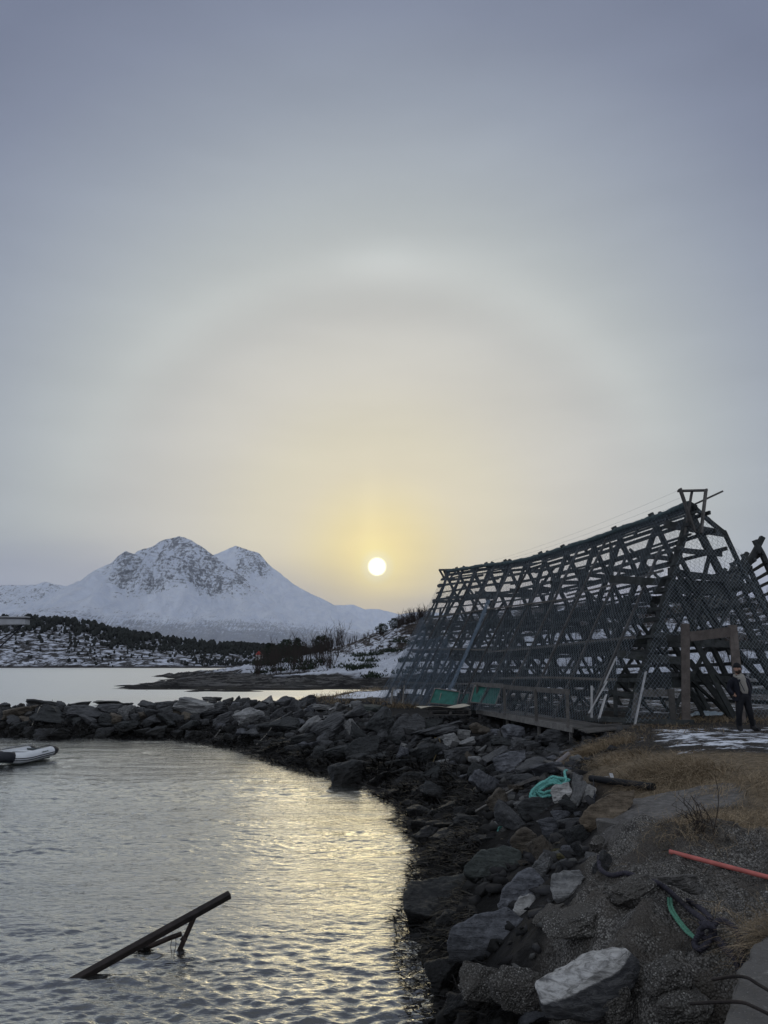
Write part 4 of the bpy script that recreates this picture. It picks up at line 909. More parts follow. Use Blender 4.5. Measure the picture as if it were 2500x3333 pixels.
def rubble():
    r = np.random.default_rng(21); n = 60000; x = r.uniform(-45, 7, n); y = r.uniform(7, 47, n)
    z, g, gr, sl, sn = near_surface(x, y)
    dx = (land(x + .3, y) - land(x - .3, y)) / .6; dy = (land(x, y + .3) - land(x, y - .3)) / .6
    bank = (z > -.1) & (g < .2) & (gr < .3) & (sl < .1) & (z < 1.75) & ((np.hypot(dx, dy) > .10) | (y > 40)) & ~((y > 44) & (x > -5))
    i = np.where(bank)[0]; i = i[r.random(len(i)) < np.clip(2.6 / np.maximum(y[i], 4) ** .3 - .35, .2, 1)][:7500]
    s = .10 + .36 * r.random(len(i)) ** 2.2
    scatter('rubble', np.stack([x[i], y[i], z[i] + .02], 1), s * np.clip(.6 + y[i] / 40, .7, 1.5), HP, stone_mat('rubble_mat', [(0, (.014, .014, .015)), (.5, (.028, .028, .03)), (.8, (.055, .055, .055)), (.95, (.11, .11, .105))]), .8, 'loose grey broken stones between the boulders of the bank', 4, 'rubble')
rubble()
def pebbles():
    r = np.random.default_rng(22); n = 40000; y = 2.2 + 9 * r.random(n) ** 1.3; x = r.uniform(-.4, 5, n)
    z, g, gr, sl, sn = near_surface(x, y); i = np.where((gr > .45) & (z > .45) & (fbm(x * 1.4, y * 1.4, 0, 3, 70) > -.45 + .5 * r.random(n)))[0][:11000]
    s = .006 + .034 * r.random(len(i)) ** 3.5
    scatter('pebbles', np.stack([x[i], y[i], z[i] + s * .1], 1), s, HP[:5], stone_mat('pebble_mat', [(0, (.07, .067, .06)), (.5, (.13, .124, .113)), (.8, (.20, .193, .18)), (.94, (.40, .39, .37))], False), .8, 'small pebbles and shell grit set in the rough concrete mound', 5, 'pebbles')
pebbles()
def ribbons(name, base, direc, length, width, mat, label, cat, seed=1, nseg=3, droop=.5, curl=.4):
    r = np.random.default_rng(seed); n = len(base); base = np.asarray(base); d = np.asarray(direc, float); L = np.asarray(length)[:, None]; Wd = np.asarray(width)[:, None]
    d /= np.linalg.norm(d, axis=1, keepdims=True) + 1e-9; side = np.cross(d, np.array([0, 0, 1.0])) + r.normal(0, .3, (n, 3)); side /= np.linalg.norm(side, axis=1, keepdims=True) + 1e-9
    cv = side * r.normal(0, curl, (n, 1)); V = []
    for k in range(nseg + 1):
        t = k / nseg; c = base + d * L * t + cv * L * t * t + np.array([0, 0, -1.0]) * L * droop * t * t; w = Wd * (1 - .85 * t) / 2
        V += [c - side * w, c + side * w]
    V = np.stack(V, 1).reshape(-1, 3); k = 2 * (nseg + 1); b = (np.arange(n) * k)[:, None, None]
    F = np.array([[2 * j, 2 * j + 1, 2 * j + 3, 2 * j + 2] for j in range(nseg)])[None] + b
    o = link(name, np_mesh(name, V, F.reshape(-1, 4)), mat); tag(o, label, cat, kind='stuff'); return o
def seaweed():
    r = np.random.default_rng(23); n = 300000; y = 6.5 * (42 / 6.5) ** r.random(n); x = r.uniform(-25, 3.2, n)
    z = land(x, y); i = np.where((z > -.22) & (z < .42) & (y < 41))[0]; i = i[r.random(len(i)) < np.clip(1.4 - y[i] / 45, .3, 1)][:13000]
    zz = np.maximum(near_surface(x[i], y[i])[0], -.02) + .03 + .22 * np.clip(fbm(x[i] * .9, y[i] * .9, 0, 3, 88) + .25, 0, 1) * (z[i] > 0)
    gx = land(x[i] + .2, y[i]) - land(x[i] - .2, y[i]); gy = land(x[i], y[i] + .2) - land(x[i], y[i] - .2)
    d = np.stack([-gx, -gy, np.full(len(i), .05)], 1); d /= np.linalg.norm(d, axis=1, keepdims=True) + 1e-6; d += r.normal(0, .55, d.shape) * (1, 1, .35)
    fl = z[i] < -.03; zz = np.where(fl, .02, zz)
    ribbons('seaweed', np.stack([x[i], y[i], zz], 1), d, r.uniform(.08, .34, len(i)) * np.clip(y[i] / 14, .7, 1.6), r.uniform(.008, .03, len(i)) * np.clip(y[i] / 10, .8, 2.5), M['weed'], 'dark brown seaweed hanging over the stones along the waterline', 'seaweed', 24, 4, .25, .6)
seaweed()
def dry_grass():
    r = np.random.default_rng(25); m = MT('straw', .85, .2); n_ = m.noise(m.world(), 2.5, 4); m.set('Base Color', m.mix(m.mr(m.noise(m.world(), 60, 2), .3, .7), m.mix(m.mr(n_, .4, .6), (.09, .069, .045), (.15, .112, .07)), m.mix(m.mr(n_, .4, .6), (.25, .19, .12), (.42, .33, .215))))
    n = 60000; y = 6 * (16 / 6) ** r.random(n); x = r.uniform(1.5, 11, n); g = sstep(poly_sd(GRASS, x, y), -.35, .5) * (1 - sstep(poly_sd(SLAB, x, y), -.25, .1))
    cl = fbm(x * .8, y * 1.2, 0, 3, 90); i = np.where((r.random(n) < g * np.clip(.55 + 1.3 * cl, .06, 1)))[0][:22000]
    z = near_surface(x[i], y[i])[0]; th = 2.2 * fbm(x[i] * .35, y[i] * .35, 0, 2, 91) + r.normal(0, .7, len(i)) + .3
    up = np.abs(r.normal(.12, .2, len(i)))
    B = [np.stack([x[i], y[i], z + .005], 1)]; D = [np.stack([np.cos(th), np.sin(th), up], 1)]; Ln = [r.uniform(.10, .34, len(i))]; Wn = [r.uniform(.0025, .005, len(i)) * np.clip(y[i] / 8, 1, 2)]
    def tuft(px, py, cnt, rad, dx, dy, up, ln, dz=0):
        c = hit(px, py); a = r.normal(0, rad, (cnt, 2)); b = np.stack([c.x + a[:, 0], c.y + a[:, 1]], 1)
        z = near_surface(b[:, 0], b[:, 1])[0] + dz
        B.append(np.c_[b, z]); D.append(np.stack([dx + r.normal(0, .45, cnt), dy + r.normal(0, .45, cnt), up + np.abs(r.normal(0, .3, cnt))], 1)); Ln.append(ln * r.uniform(.5, 1.3, cnt)); Wn.append(r.uniform(.003, .007, cnt) * max(1, c.y / 9))
    tuft(1905, 2462, 900, .17, -.7, -.5, .7, .42); tuft(1880, 2480, 700, .12, -.8, -.9, .4, .40); tuft(1935, 2440, 900, .3, -.7, -.2, .7, .42); tuft(1990, 2425, 800, .4, -.3, -.2, .7, .4); tuft(2010, 2470, 700, .4, -.5, -.4, .5, .35)
    tuft(2170, 2508, 1300, .3, -.7, -.2, .55, .5); tuft(2240, 2530, 1300, .32, -.5, -.4, .5, .5); tuft(2140, 2545, 600, .25, -.6, -.5, .4, .4); tuft(2400, 2560, 900, .5, .5, .1, .35, .4); tuft(2440, 2660, 900, .4, .4, .1, .4, .35)
    tuft(2290, 2705, 500, .2, .1, -.3, .6, .3); tuft(2240, 2740, 500, .25, -.3, -.4, .4, .3); tuft(2490, 2975, 300, .10, -.8, -.2, .45, .33); tuft(2530, 3020, 250, .1, -.9, .1, .35, .35); tuft(2400, 2900, 160, .2, -.4, .3, .7, .3)
    tuft(995, 2262, 500, 1.2, 0, -.3, .8, .7); tuft(1040, 2275, 500, 1.4, 0, -.4, .6, .7); tuft(940, 2280, 600, 1.2, -.2, -.5, .5, .6); tuft(1270, 2290, 400, .8, 0, -.2, .9, .7); tuft(1320, 2300, 400, .7, 0, -.3, .7, .6); tuft(1120, 2290, 500, 1.2, 0, -.4, .5, .6); tuft(1200, 2250, 300, 1.5, 0, -.2, .8, .8)
    tuft(2080, 2360, 400, .6, 0, -.2, .8, .35); tuft(2280, 2345, 500, .8, 0, -.2, .7, .35); tuft(2150, 2375, 400, .9, 0, -.2, .6, .3); tuft(2440, 2350, 300, .6, 0, -.2, .8, .35)
    ribbons('dry_grass', np.concatenate(B), np.concatenate(D), np.concatenate(Ln), np.concatenate(Wn), m.m, 'matted dry yellow brown grass on the flat ground and bank edge', 'grass', 26, 4, .55, .35)
dry_grass()

# ------------------------------------------------------------------ fish drying rack
R0, R1 = Vector((10.28, 24.8, 0)), Vector((3.73, 44.5, 0)); RL = (R1 - R0).length; RD = (R1 - R0) / RL; RP = Vector((RD.y, -RD.x, 0))
ZR = 8.78
def zg(a): return 1.95 - .33 * min(max(a / RL, -.2), 1.1)
def zr(a): t = min(max(a / RL, 0), 1); return ZR - .42 * math.sin(math.pi * t ** .8) + .05 * math.sin(9 * t)
def RK(a, w, z): p = R0 + RD * a + RP * w; return Vector((p.x, p.y, z))
WL, WR = 3.1, 3.55
def slope(a, side, f):                          # a point on a roof slope, f 0 = foot, 1 = ridge
    w = (-WL if side < 0 else WR) * (1 - f); return RK(a, w, zg(a) + (zr(a) - zg(a)) * f)
rack = empty('drying_rack', RK(0, 0, 1.95))
tag(rack, 'huge weathered A-frame fish drying rack of dark timber poles beside the bank', 'drying rack')
rw = M['rack_wood']
NF = 12
jr = random.Random(4)
def bm1(p, q, w, h, name, mat=rw, parent=rack, seg=5, jit=.10, bend=.02, up=(0, 0, 1)):
    return MB().beam(p, q, w, h, up, seg, jit, 1.0, bend).build(name, mat, parent)
for i in range(NF):
    a = RL * i / (NF - 1) + (jr.uniform(-.12, .12) if 0 < i < NF - 1 else 0); big_ = .25 if i == 0 else .12 + .05 * jr.random()
    for s in (-1, 1):
        p = slope(a, s, -.02) - Vector((0, 0, .15)); q = slope(a, s, 1.0); q = q + (q - p).normalized() * (.35 if i % 3 else .15)
        sk = RD * (jr.uniform(-.3, .3) if 0 < i < NF - 1 else 0); bm1(p + RD * .1 * s + sk, q + RD * .1 * s - sk * .5, big_, .13, 'leg', up=tuple(RD), bend=.04)
    for k, f in enumerate((.17, .36, .57, .80)):
        f += jr.uniform(-.025, .025); ov = jr.uniform(.1, .35); l, r_ = slope(a, -1, f), slope(a, 1, f + jr.uniform(-.02, .02)); d = (r_ - l).normalized()
        if k == 0 and i == 0: r_ = l + (r_ - l) * .42
        o = RD * (-.16 if k % 2 else .16)
        bm1(l - d * ov + o, r_ + d * ov + o, .06, .22 if k < 3 else .17, 'cross_beam')
    # inner braces
    o = RD * .05
    bm1(RK(a, -1.5, zg(a)) - o, slope(a, 1, .62 + jr.uniform(-.08, .08)) - o, .08, .10, 'brace'); bm1(RK(a, 1.7, zg(a)) + o, slope(a, -1, .62 + jr.uniform(-.08, .08)) + o, .08, .10, 'brace')
    if i % 2 == 0: bm1(slope(a, -1, .36) - o, RK(a, .9, zg(a)) - o, .10, .08, 'strut')
# hanging rails along both slopes and inside
def rail(side, f, off=0.0, w=.075, h=.13, name='rail', wfix=None):
    mb = MB(); a = -.35 - jr.uniform(0, .35)
    while a < RL + .2:
        b = min(a + jr.uniform(4.2, 7.5), RL + jr.uniform(.1, .5)); dz = jr.uniform(-.05, .05)
        P = slope(a, side, f) if wfix is None else RK(a, wfix, zg(a) + (zr(a) - zg(a)) * f); Q = slope(b, side, f) if wfix is None else RK(b, wfix, zg(b) + (zr(b) - zg(b)) * f)
        n = RP * side * off; mb.beam(P + n + Vector((0, 0, dz)), Q + n + Vector((0, 0, jr.uniform(-.05, .05))), w, h, (0, 0, 1), 4, .12, 1, .02); a = b - jr.uniform(.3, .9)
        if jr.random() < .12: a += jr.uniform(.4, 1.5)
    return mb.build(name, rw, rack)
for s in (-1, 1):
    for f in ((.05, .115, .18, .25, .32, .385, .45, .52, .585, .65, .715, .78, .845, .905, .96) if s < 0 else (.07, .16, .25, .34, .43, .52, .61, .70, .79, .87, .95)): rail(s, f + jr.uniform(-.012, .012), .12, .06, jr.choice((.07, .09, .12)))
for f, ws in ((.20, (-1.4, 0, 1.4)), (.39, (-.8, .7)), (.60, (0,))):
    for w in ws: rail(1, f, 0, .07, .09, 'inner_rail', w)
# long diagonal wind braces on both slopes
for s in (-1, 1):
    for a0, a1 in ((.2, 4.0), (4.0, 7.9), (11.5, 7.9), (15.2, 11.5), (15.4, 19.2), (20.5, 17)):
        bm1(slope(a0, s, .02) + RP * s * .2, slope(a1, s, jr.uniform(.7, .98)) + RP * s * .2, .05, .12, 'wind_brace', up=tuple(RP))
# ridge poles, outer poles that carry the net, pale battens
mb = MB()
for k in range(5): mb.beam(RK(RL * k / 5 - .3, 0, zr(RL * k / 5 - .3) - .02), RK(RL * (k + 1) / 5 + .2, 0, zr(RL * (k + 1) / 5) + .0), .14, .14, (0, 0, 1), 4, .1, 1, .02)
mb.build('ridge_pole', rw, rack)
NWL = 3.85
def nslope(a, f, off=0.0):                       # left net plane, bellied in a little
    return RK(a, -(NWL * (1 - f)) - .18 * (1 - f) - off + .10 * math.sin(math.pi * f), zg(a) + .05 + (zr(a) - zg(a) + .12) * f)
for i in range(11):
    a = RL * (i + .25) / 10.6
    bm1(nslope(a, -.01, .03), nslope(a + .12, jr.choice((.99, .99, .80, 1.0)), .03), .06, .085, 'net_pole', M['net_pole'], bend=.03)
for f, a0, a1 in ((.145, 7.2, 20.8), (.17, -.1, 7.8), (.36, 10.0, 20.8), (.355, -.1, 10.4), (.62, 4.2, 20.6), (.665, -.1, 5.6)):
    bm1(nslope(a0, f, .07), nslope(a1, f + jr.uniform(-.015, .015), .07), .045, .07, 'batten', M['grey_wood'], seg=8, bend=.05)
# right outrigger of the near gable, with the outer pole the net hangs over
P = lambda px, py, y: aty(px, py, y)
bm1(P(2165, 1708, 24.7), P(2362, 1738, 25.3), .07, .24, 'outrigger'); bm1(P(2250, 1642, 24.9), P(2362, 1738, 25.3), .10, .13, 'outer_pole'); bm1(P(2356, 1730, 25.3), P(2444, 1905, 25.8), .10, .14, 'outer_pole'); bm1(P(2438, 1888, 25.8), P(2590, 2180, 26.6), .10, .14, 'outer_pole')
bm1(P(1985, 1885, 24.0), P(2446, 1912, 25.7), .07, .24, 'cross_beam'); bm1(P(2175, 1858, 24.6), P(2352, 1886, 25.2), .06, .22, 'cross_beam')
bm1(P(2138, 2068, 23.9), P(2236, 2086, 23.8), .06, .24, 'cross_beam'); bm1(P(2010, 2128, 23.9), P(2214, 2150, 24.0), .06, .24, 'cross_beam')
bm1(P(2212, 1812, 24.6), P(2352, 2060, 25.2), .12, .12, 'brace'); bm1(P(2234, 1880, 24.7), P(2376, 2130, 25.2), .09, .1, 'brace'); bm1(P(2310, 1806, 25.0), P(2244, 2060, 24.6), .09, .12, 'brace'); bm1(P(2200, 1905, 24.5), P(2262, 2050, 24.6), .14, .12, 'brace')
bm1(P(2262, 2082, 24.4), P(2396, 2345, 24.2), .14, .16, 'brace'); bm1(P(2242, 2150, 24.8), P(2392, 2345, 24.6), .16, .18, 'brace'); bm1(P(2246, 2250, 25.2), P(2290, 2335, 25.2), .08, .12, 'brace'); bm1(P(2400, 2120, 25.5), P(2560, 2300, 26), .14, .18, 'brace')
# the V shaped crown trestles at both ends of the ridge
cr = M['grey_wood']
def board(pts, w, h, name='crown_board', mat=cr): return bm1(pts[0], pts[1], w, h, name, mat, seg=3, jit=.04, bend=0, up=(0, -1, .1))
board((P(2213, 1590, 24.35), P(2262, 1732, 24.35)), .06, .16); board((P(2253, 1596, 24.55), P(2226, 1748, 24.5)), .06, .11); board((P(2298, 1592, 24.3), P(2282, 1735, 24.3)), .06, .17); board((P(2206, 1598, 24.45), P(2302, 1596, 24.45)), .06, .11); board((P(2258, 1643, 24.7), P(2354, 1598, 24.2)), .05, .09)
board((P(1430, 1854, 44.3), P(1452, 1892, 44.3)), .09, .2); board((P(1488, 1854, 44.4), P(1458, 1892, 44.4)), .09, .2); board((P(1428, 1855, 44.2), P(1490, 1854, 44.2)), .09, .14); board((P(1452, 1856, 44.3), P(1448, 1905, 44.3)), .09, .26)
for px in (1640, 1720, 1838, 1905, 2063, 2160):
    k = (px - 1455) / (2225 - 1455); a = RL * (1 - k) / (1 - k + k * 44.5 / 24.8) if k < 1 else 0
    bm1(RK(a, -.25, zr(a) - .3), RK(a, .15, zr(a) + .30), .07, .09, 'peg')
# gate in the near gable: two wide posts, a lintel, a low post and rail
dw = M['door_wood']
def gpost(px0, py0, px1, py1, y, w, name='door_post', yt=None): return bm1(P(px0, py0, y), P(px1, py1, yt or y), w, .07, name, dw, seg=4, jit=.03, bend=0, up=(0, -1, 0))
def stand(px0, pyb, px1, pyt, w, y, name, mat=None):
    b = P(px0, pyb, y); t = P(px1, pyt, y); g = gz(b.x, b.y); return MB().beam((b.x, b.y, min(g - .1, b.z)), t, .07, w, (1, 0, 0), 4, .03).build(name, mat or dw, rack)
stand(2232, 2355, 2230, 2030, .24, 22.8, 'door_post'); stand(2414, 2350, 2384, 2034, .25, 23.0, 'door_post')
MB().beam(P(2244, 2072, 22.85), P(2382, 2056, 23.0), .06, .29, (0, 0, 1), 3, .03).build('door_lintel', dw, rack)
stand(2192, 2352, 2184, 2243, .17, 23.0, 'gate_stub', M['grey_wood'])
MB().beam(P(2090, 2256, 23.3), P(2190, 2256, 23.1), .06, .2, (0, 0, 1), 3, .03).build('gate_rail', M['grey_wood'], rack)
MB().beam(P(1980, 2250, 23.4), P(2095, 2276, 23.3), .06, .14, (0, 0, 1), 3, .03).build('gate_rail', M['rack_wood'], rack)
stand(2052, 2360, 2072, 2255, .12, 23.2, 'gate_stub', M['grey_wood'])
bm1(P(1900, 2337, 23.6), P(2260, 2352, 22.6), .12, .14, 'sill_log')

# ------------------------------------------------------------------ nets (real twine)
def strands(name, A, B, r, mat, parent=None):
    A = np.asarray(A, float); B = np.asarray(B, float); d = B - A; d /= np.linalg.norm(d, axis=1, keepdims=True) + 1e-9
    u = np.cross(d, [.31, .22, .92]); u /= np.linalg.norm(u, axis=1, keepdims=True) + 1e-9; v = np.cross(d, u); n = len(A); V = []
    for e in (A, B):
        for k in range(3):
            a = 2 * math.pi * k / 3; V.append(e + r * (u * math.cos(a) + v * math.sin(a)))
    V = np.stack(V, 1).reshape(-1, 3); b = (np.arange(n) * 6)[:, None, None]
    F = np.array([[0, 1, 4, 3], [1, 2, 5, 4], [2, 0, 3, 5]])[None] + b
    return link(name, np_mesh(name, V, F.reshape(-1, 4)), mat, parent)
def net_grid(fn, s0, s1, t0, t1, cell, r, name, mat, parent, mask=None, seed=0, sag=.03):
    ns, nt = int((s1 - s0) / cell), int((t1 - t0) / cell)
    S, T = np.meshgrid(np.linspace(s0, s1, ns + 1), np.linspace(t0, t1, nt + 1), indexing='ij')
    Pn = fn(S, T); Pn = Pn + sag * np.stack([fbm(S * .8 + seed, T * .8, 0, 3, seed), fbm(S * .8, T * .8 + 9, 0, 3, seed + 1), .5 * fbm(S * .9 + 5, T * .9, 0, 3, seed + 2)], -1)
    Pn += np.random.default_rng(seed).normal(0, cell * .05, Pn.shape)
    I, J = np.meshgrid(np.arange(ns), np.arange(nt), indexing='ij'); ev = (I + J) % 2 == 0
    i, j = I[ev], J[ev]; A1, B1 = Pn[i, j], Pn[i + 1, j + 1]
    i2, j2 = I[~ev], J[~ev]; A2, B2 = Pn[i2 + 1, j2], Pn[i2, j2 + 1]
    A, B = np.concatenate([A1, A2]), np.concatenate([B1, B2])
    if mask is not None:
        ok = np.concatenate([mask(S[i, j], T[i, j]), mask(S[i2, j2], T[i2, j2])]); A, B = A[ok], B[ok]
    return strands(name, A, B, r, mat, parent)
rd, rp, r0 = np.array(RD[:]), np.array(RP[:]), np.array(R0[:])
def plane_left(off, bell=.10, wl=NWL):
    def fn(S, T):                               # S metres along the ridge, T metres up the slope
        f = T / 7.9; zgv = 1.95 - .33 * np.clip(S / RL, -.2, 1.1); t = np.clip(S / RL, 0, 1); zrv = ZR - .42 * np.sin(math.pi * t ** .8) + .05 * np.sin(9 * t)
        w = -(wl * (1 - f)) - off - .18 * (1 - f) + bell * np.sin(math.pi * np.clip(f, 0, 1)); z = zgv + .02 + (zrv - zgv + .16) * f
        return r0 + rd * S[..., None] + rp * w[..., None] + np.array([0, 0, 1.0]) * z[..., None]
    return fn
net = empty('fishing_net', RK(RL / 2, 0, 1.8)); tag(net, 'grey fishing net stretched over the whole drying rack with a rolled edge along its ridge', 'fishing net')
net_grid(plane_left(.11), -.2, RL + .15, -.05, 7.95, .078, .0042, 'side_panel', M['net'], net, seed=1, sag=.035)
def plane_right(S, T):
    f = T / 7.9; zgv = 1.95 - .33 * np.clip(S / RL, -.2, 1.1); t = np.clip(S / RL, 0, 1); zrv = ZR - .42 * np.sin(math.pi * t ** .8)
    w = 4.2 * (1 - f) + .25 + .55 * np.sin(math.pi * np.clip(f, 0, 1)) * np.clip(1 - S / 5, 0, 1); z = zgv + (zrv - zgv + .14) * f
    return r0 + rd * S[..., None] + rp * w[..., None] + np.array([0, 0, 1.0]) * z[..., None]
net_grid(plane_right, -.1, RL, .6, 7.95, .12, .0045, 'side_panel', M['net'], net, seed=2, sag=.05)
def gable(a0, lean=0.0):
    def fn(S, T):
        z = 1.95 - .3 * (a0 > 5) + T; h = np.clip(T / 7.0, 0, 1)
        return r0 + rd * (a0 - lean * (1 - h))[..., None] + rp * S[..., None] + np.array([0, 0, 1.0]) * z[..., None]
    return fn
def gmask(S, T):
    h = T / 6.95; right = np.where(T > 5.2, 1.55 * (1 - (T - 5.2) / 1.75), 1.55 + (5.2 - T) * .55); left = -3.9 * (1 - h)
    door = (S > -2.0) & (S < .75) & (T < 2.55)
    return (S > left) & (S < right) & ~door
net_grid(gable(-.25, .9), -4.1, 4.6, .05, 6.9, .072, .0036, 'gable_panel', M['net'], net, gmask, 3, .06)
net_grid(gable(RL + .15), -4.0, 4.0, .05, 6.7, .15, .0045, 'gable_panel', M['net'], net, lambda S, T: np.abs(S) < 3.95 * (1 - T / 6.8), 4, .05)
MB().tube(spline([RK(RL * k / 12 - .1, -.12 + jr.uniform(-.03, .03), zr(RL * k / 12) + .14 + jr.uniform(-.03, .03)) for k in range(13)], 90), [.10 + .012 * math.sin(i * .9) + .010 * math.sin(i * 2.3) for i in range(91)], 9).build('rolled_edge', M['net_roll'], net, 60)
# a second, denser net hung over the far lower half, gathered into a hanging fold
net2 = empty('fishing_net', RK(15, -3.4, 1.8)); tag(net2, 'denser blue grey net hung over the far left of the rack, gathered in a fold', 'fishing net')
def veil(S, T):
    q = plane_left(.20)(S, T); return q + (rp * -.08)[None, None] * np.sin(S * 5.5 + .8 * np.sin(T))[..., None] * np.clip(1 - T / 5, 0, 1)[..., None]
net_grid(veil, 12.2, RL + .2, -.1, 5.0, .07, .0055, 'draped_cloth', M['net_dark'], net2, lambda S, T: T < 2.4 + (S - 12.2) * .26 + .35 * np.sin(S * 1.3), 5, .05)
fold = MB()
for k in range(16):
    o = jr.uniform(-.12, .12); pts = [nslope(11.6 + o + t * 1.1 + .12 * math.sin(5 * t + k), .02 + .70 * t, .22 + jr.uniform(-.02, .05)) for t in [j / 14 for j in range(15)]]
    fold.tube([p + RD * (o * .8 * (1 - j / 14)) for j, p in enumerate(pts)], .012, 4)
fold.build('gathered_fold', M['net_dark'], net2)
# sagging lines strung from one crown trestle to the other
ln = MB()
for k, (dx, dz) in enumerate(((0, 0), (.05, -.25), (-.06, -.5), (.1, -.75))):
    p, q = P(1490, 1853, 44.4), P(2206, 1597, 24.45); ln.tube([p.lerp(q, t) + Vector((dx, 0, dz * (.3 + .7 * t) - .5 * 4 * t * (1 - t) * .55)) for t in [j / 24 for j in range(25)]], .0028, 4)
tag(ln.build('strung_lines', M['net']), 'thin lines strung between the crown boards above the ridge of the drying rack', 'line')

# ------------------------------------------------------------------ second rack at the right edge
rk2 = empty('drying_rack', (17.5, 31, 1.9)); tag(rk2, 'dark pole rack with crossed tips standing behind the big rack at the right edge', 'drying rack')
for (x0, y0, x1, y1) in ((2352, 2010, 2482, 1748), (2592, 2050, 2456, 1758)):
    MB().beam(P(x0, y0, 33), P(x1, y1, 33), .22, .22, (0, -1, 0), 6, .15, .9, .05).build('leg', rw, rk2)
for i in range(3):
    y = 36 + 3.2 * i; o = Vector((.9 * (i + 1), 3.2 * (i + 1), 0))
    for (x0, y0, x1, y1) in ((2352, 2010, 2478, 1765), (2592, 2050, 2460, 1770)): MB().beam(P(x0, y0, 33) + o, P(x1, y1, 33) + o, .18, .18, (0, -1, 0), 4, .15).build('leg', rw, rk2)
for t in (.05, .16, .27, .38, .49, .60, .71, .82, .93):
    for a, b in (((2470, 1790), (2352, 2010)), ((2470, 1790), (2592, 2050))):
        p = P(a[0] + (b[0] - a[0]) * t, a[1] + (b[1] - a[1]) * t, 33); MB().beam(p - Vector((.08, .4, 0)), p + Vector((2.8, 9.8, 0)), .09, .12, (0, 0, 1), 4, .1, 1, .03).build('rail', rw, rk2)
for z0 in (2040, 2075, 2110, 2150, 2200, 2250): MB().beam(P(2440, z0, 33), P(2600, z0 + 4, 33), .1, .2, (0, 0, 1), 3, .08).build('rail', rw, rk2)
for px in (2385, 2560): p = P(px, 2050, 33); MB().beam((p.x, p.y, 1.7), P(px, 2000, 33), .2, .2, (0, 1, 0), 3, .1).build('leg', rw, rk2)

# ------------------------------------------------------------------ wooden deck on stilts
DZ = 1.82
dk0, dk1 = atz(1862, 2362, DZ), atz(1552, 2306, DZ); dd = (dk1 - dk0).normalized(); dn = Vector((dd.y, -dd.x, 0))
deck = empty('wooden_deck', (dk0.x, dk0.y, DZ - 1)); tag(deck, 'grey plank walkway on stilts with a rail along the water side of the drying rack', 'deck')
gw = M['grey_wood']; DL = (dk1 - dk0).length
MB().beam(dk0 - dd * .05 + Vector((0, 0, -.10)), dk1 + dd * .05 + Vector((0, 0, -.10)), .05, .20, (0, 0, 1), 6, .03).build('fascia_board', M['pale_wood'], deck)
for k in range(6):
    o = dn * (.13 + .20 * k); MB().beam(dk0 + o + Vector((0, 0, -.03)), dk1 + o + Vector((0, 0, -.03)), .185, .04, (0, 0, 1), 4, .02).build('deck_board', gw, deck)
for t in (0.02, .29, .62, .97):
    b = dk0 + dd * DL * t; h = 1.0; MB().beam(b + dn * -.05 + Vector((0, 0, -.05)), b + dn * -.05 + Vector((0, 0, h)) - dd * .05 * (t < .1), .09, .07, (0, 1, 0), 3, .03).build('rail_post', gw, deck)
    g = gz(b.x - .1, b.y); MB().beam(b + dn * .04 + Vector((0, 0, -.2)), (b.x, b.y, min(g - .1, DZ - 1)), .09, .09, (0, 1, 0), 2, .03).build('stilt', gw, deck)
MB().beam(dk0 + dd * .1 + Vector((0, 0, .99)), dk0 + dd * DL * .64 + Vector((0, 0, .97)), .06, .15, (0, 0, 1), 3, .03).build('hand_rail', gw, deck); MB().beam(dk0 + dd * DL * .60 + dn * .05 + Vector((0, 0, .99)), dk1 + Vector((0, 0, 1.0)), .06, .13, (0, 0, 1), 3, .03).build('hand_rail', gw, deck)
for k in range(5):
    q = dk0 - dd * (.10 + .2 * k); MB().beam(q + Vector((0, 0, -.04 - .02 * k)), q + dn * 2.1 + dd * .2 + Vector((0, 0, .03)), .18, .035, (0, 0, 1), 3, .03).build('ramp_board', gw, deck)
MB().beam(dk1 + Vector((.1, -.3, .15)), dk1 + Vector((.38, -1.3, -.2)), .1, .03, (0, -1, 0), 2).build('loose_board', gw, deck)

# framed green mesh panels leaning at the end of the deck
def panel(corners, yd, label, cross=None):
    c = [aty(px, py, y) for (px, py), y in zip(corners, yd)]; e = empty('mesh_panel', c[0]); tag(e, label, 'mesh panel', 'green mesh panels at the deck')
    me = bpy.data.meshes.new('mesh_cloth'); n = 8; vs = []
    for i in range(n + 1):
        for j in range(n + 1):
            s, t = i / n, j / n; p = (c[0] * (1 - s) + c[1] * s) * (1 - t) + (c[3] * (1 - s) + c[2] * s) * t; p = p + Vector((0, .04 * math.sin(math.pi * s) * math.sin(math.pi * t), 0)); vs.append(p)
    b = len(vs); vs += [v + Vector((0, .008, 0)) for v in vs]; ff = [tuple(q) for q in grid_faces(n + 1, n + 1)]; ff += [tuple(x + b for x in reversed(q)) for q in ff]
    me.from_pydata([tuple(v) for v in vs], [], ff); smooth(me); link('mesh_cloth', me, M['green_net'], e)
    for k in range(4): MB().beam(c[k] + Vector((0, -.03, 0)), c[(k + 1) % 4] + Vector((0, -.03, 0)), .045, .08, (0, -1, 0), 2, .04).build('frame_bar', M['pale_wood'], e)
    if cross: MB().beam(aty(*cross[0]), aty(*cross[1]), .03, .05, (0, -1, 0), 2).build('cross_bar', M['pale_wood'], e)
panel([(1397, 2288), (1486, 2297), (1497, 2252), (1416, 2240)], (34.2, 33.6, 33.9, 34.6), 'green mesh panel in a wooden frame leaning at the far side of the pallet', ((1428, 2286, 34.1), (1436, 2256, 34.3)))
panel([(1488, 2292), (1522, 2290), (1530, 2255), (1496, 2257)], (33.9, 33.5, 33.8, 34.2), 'narrow green mesh panel half hidden between the two larger panels')
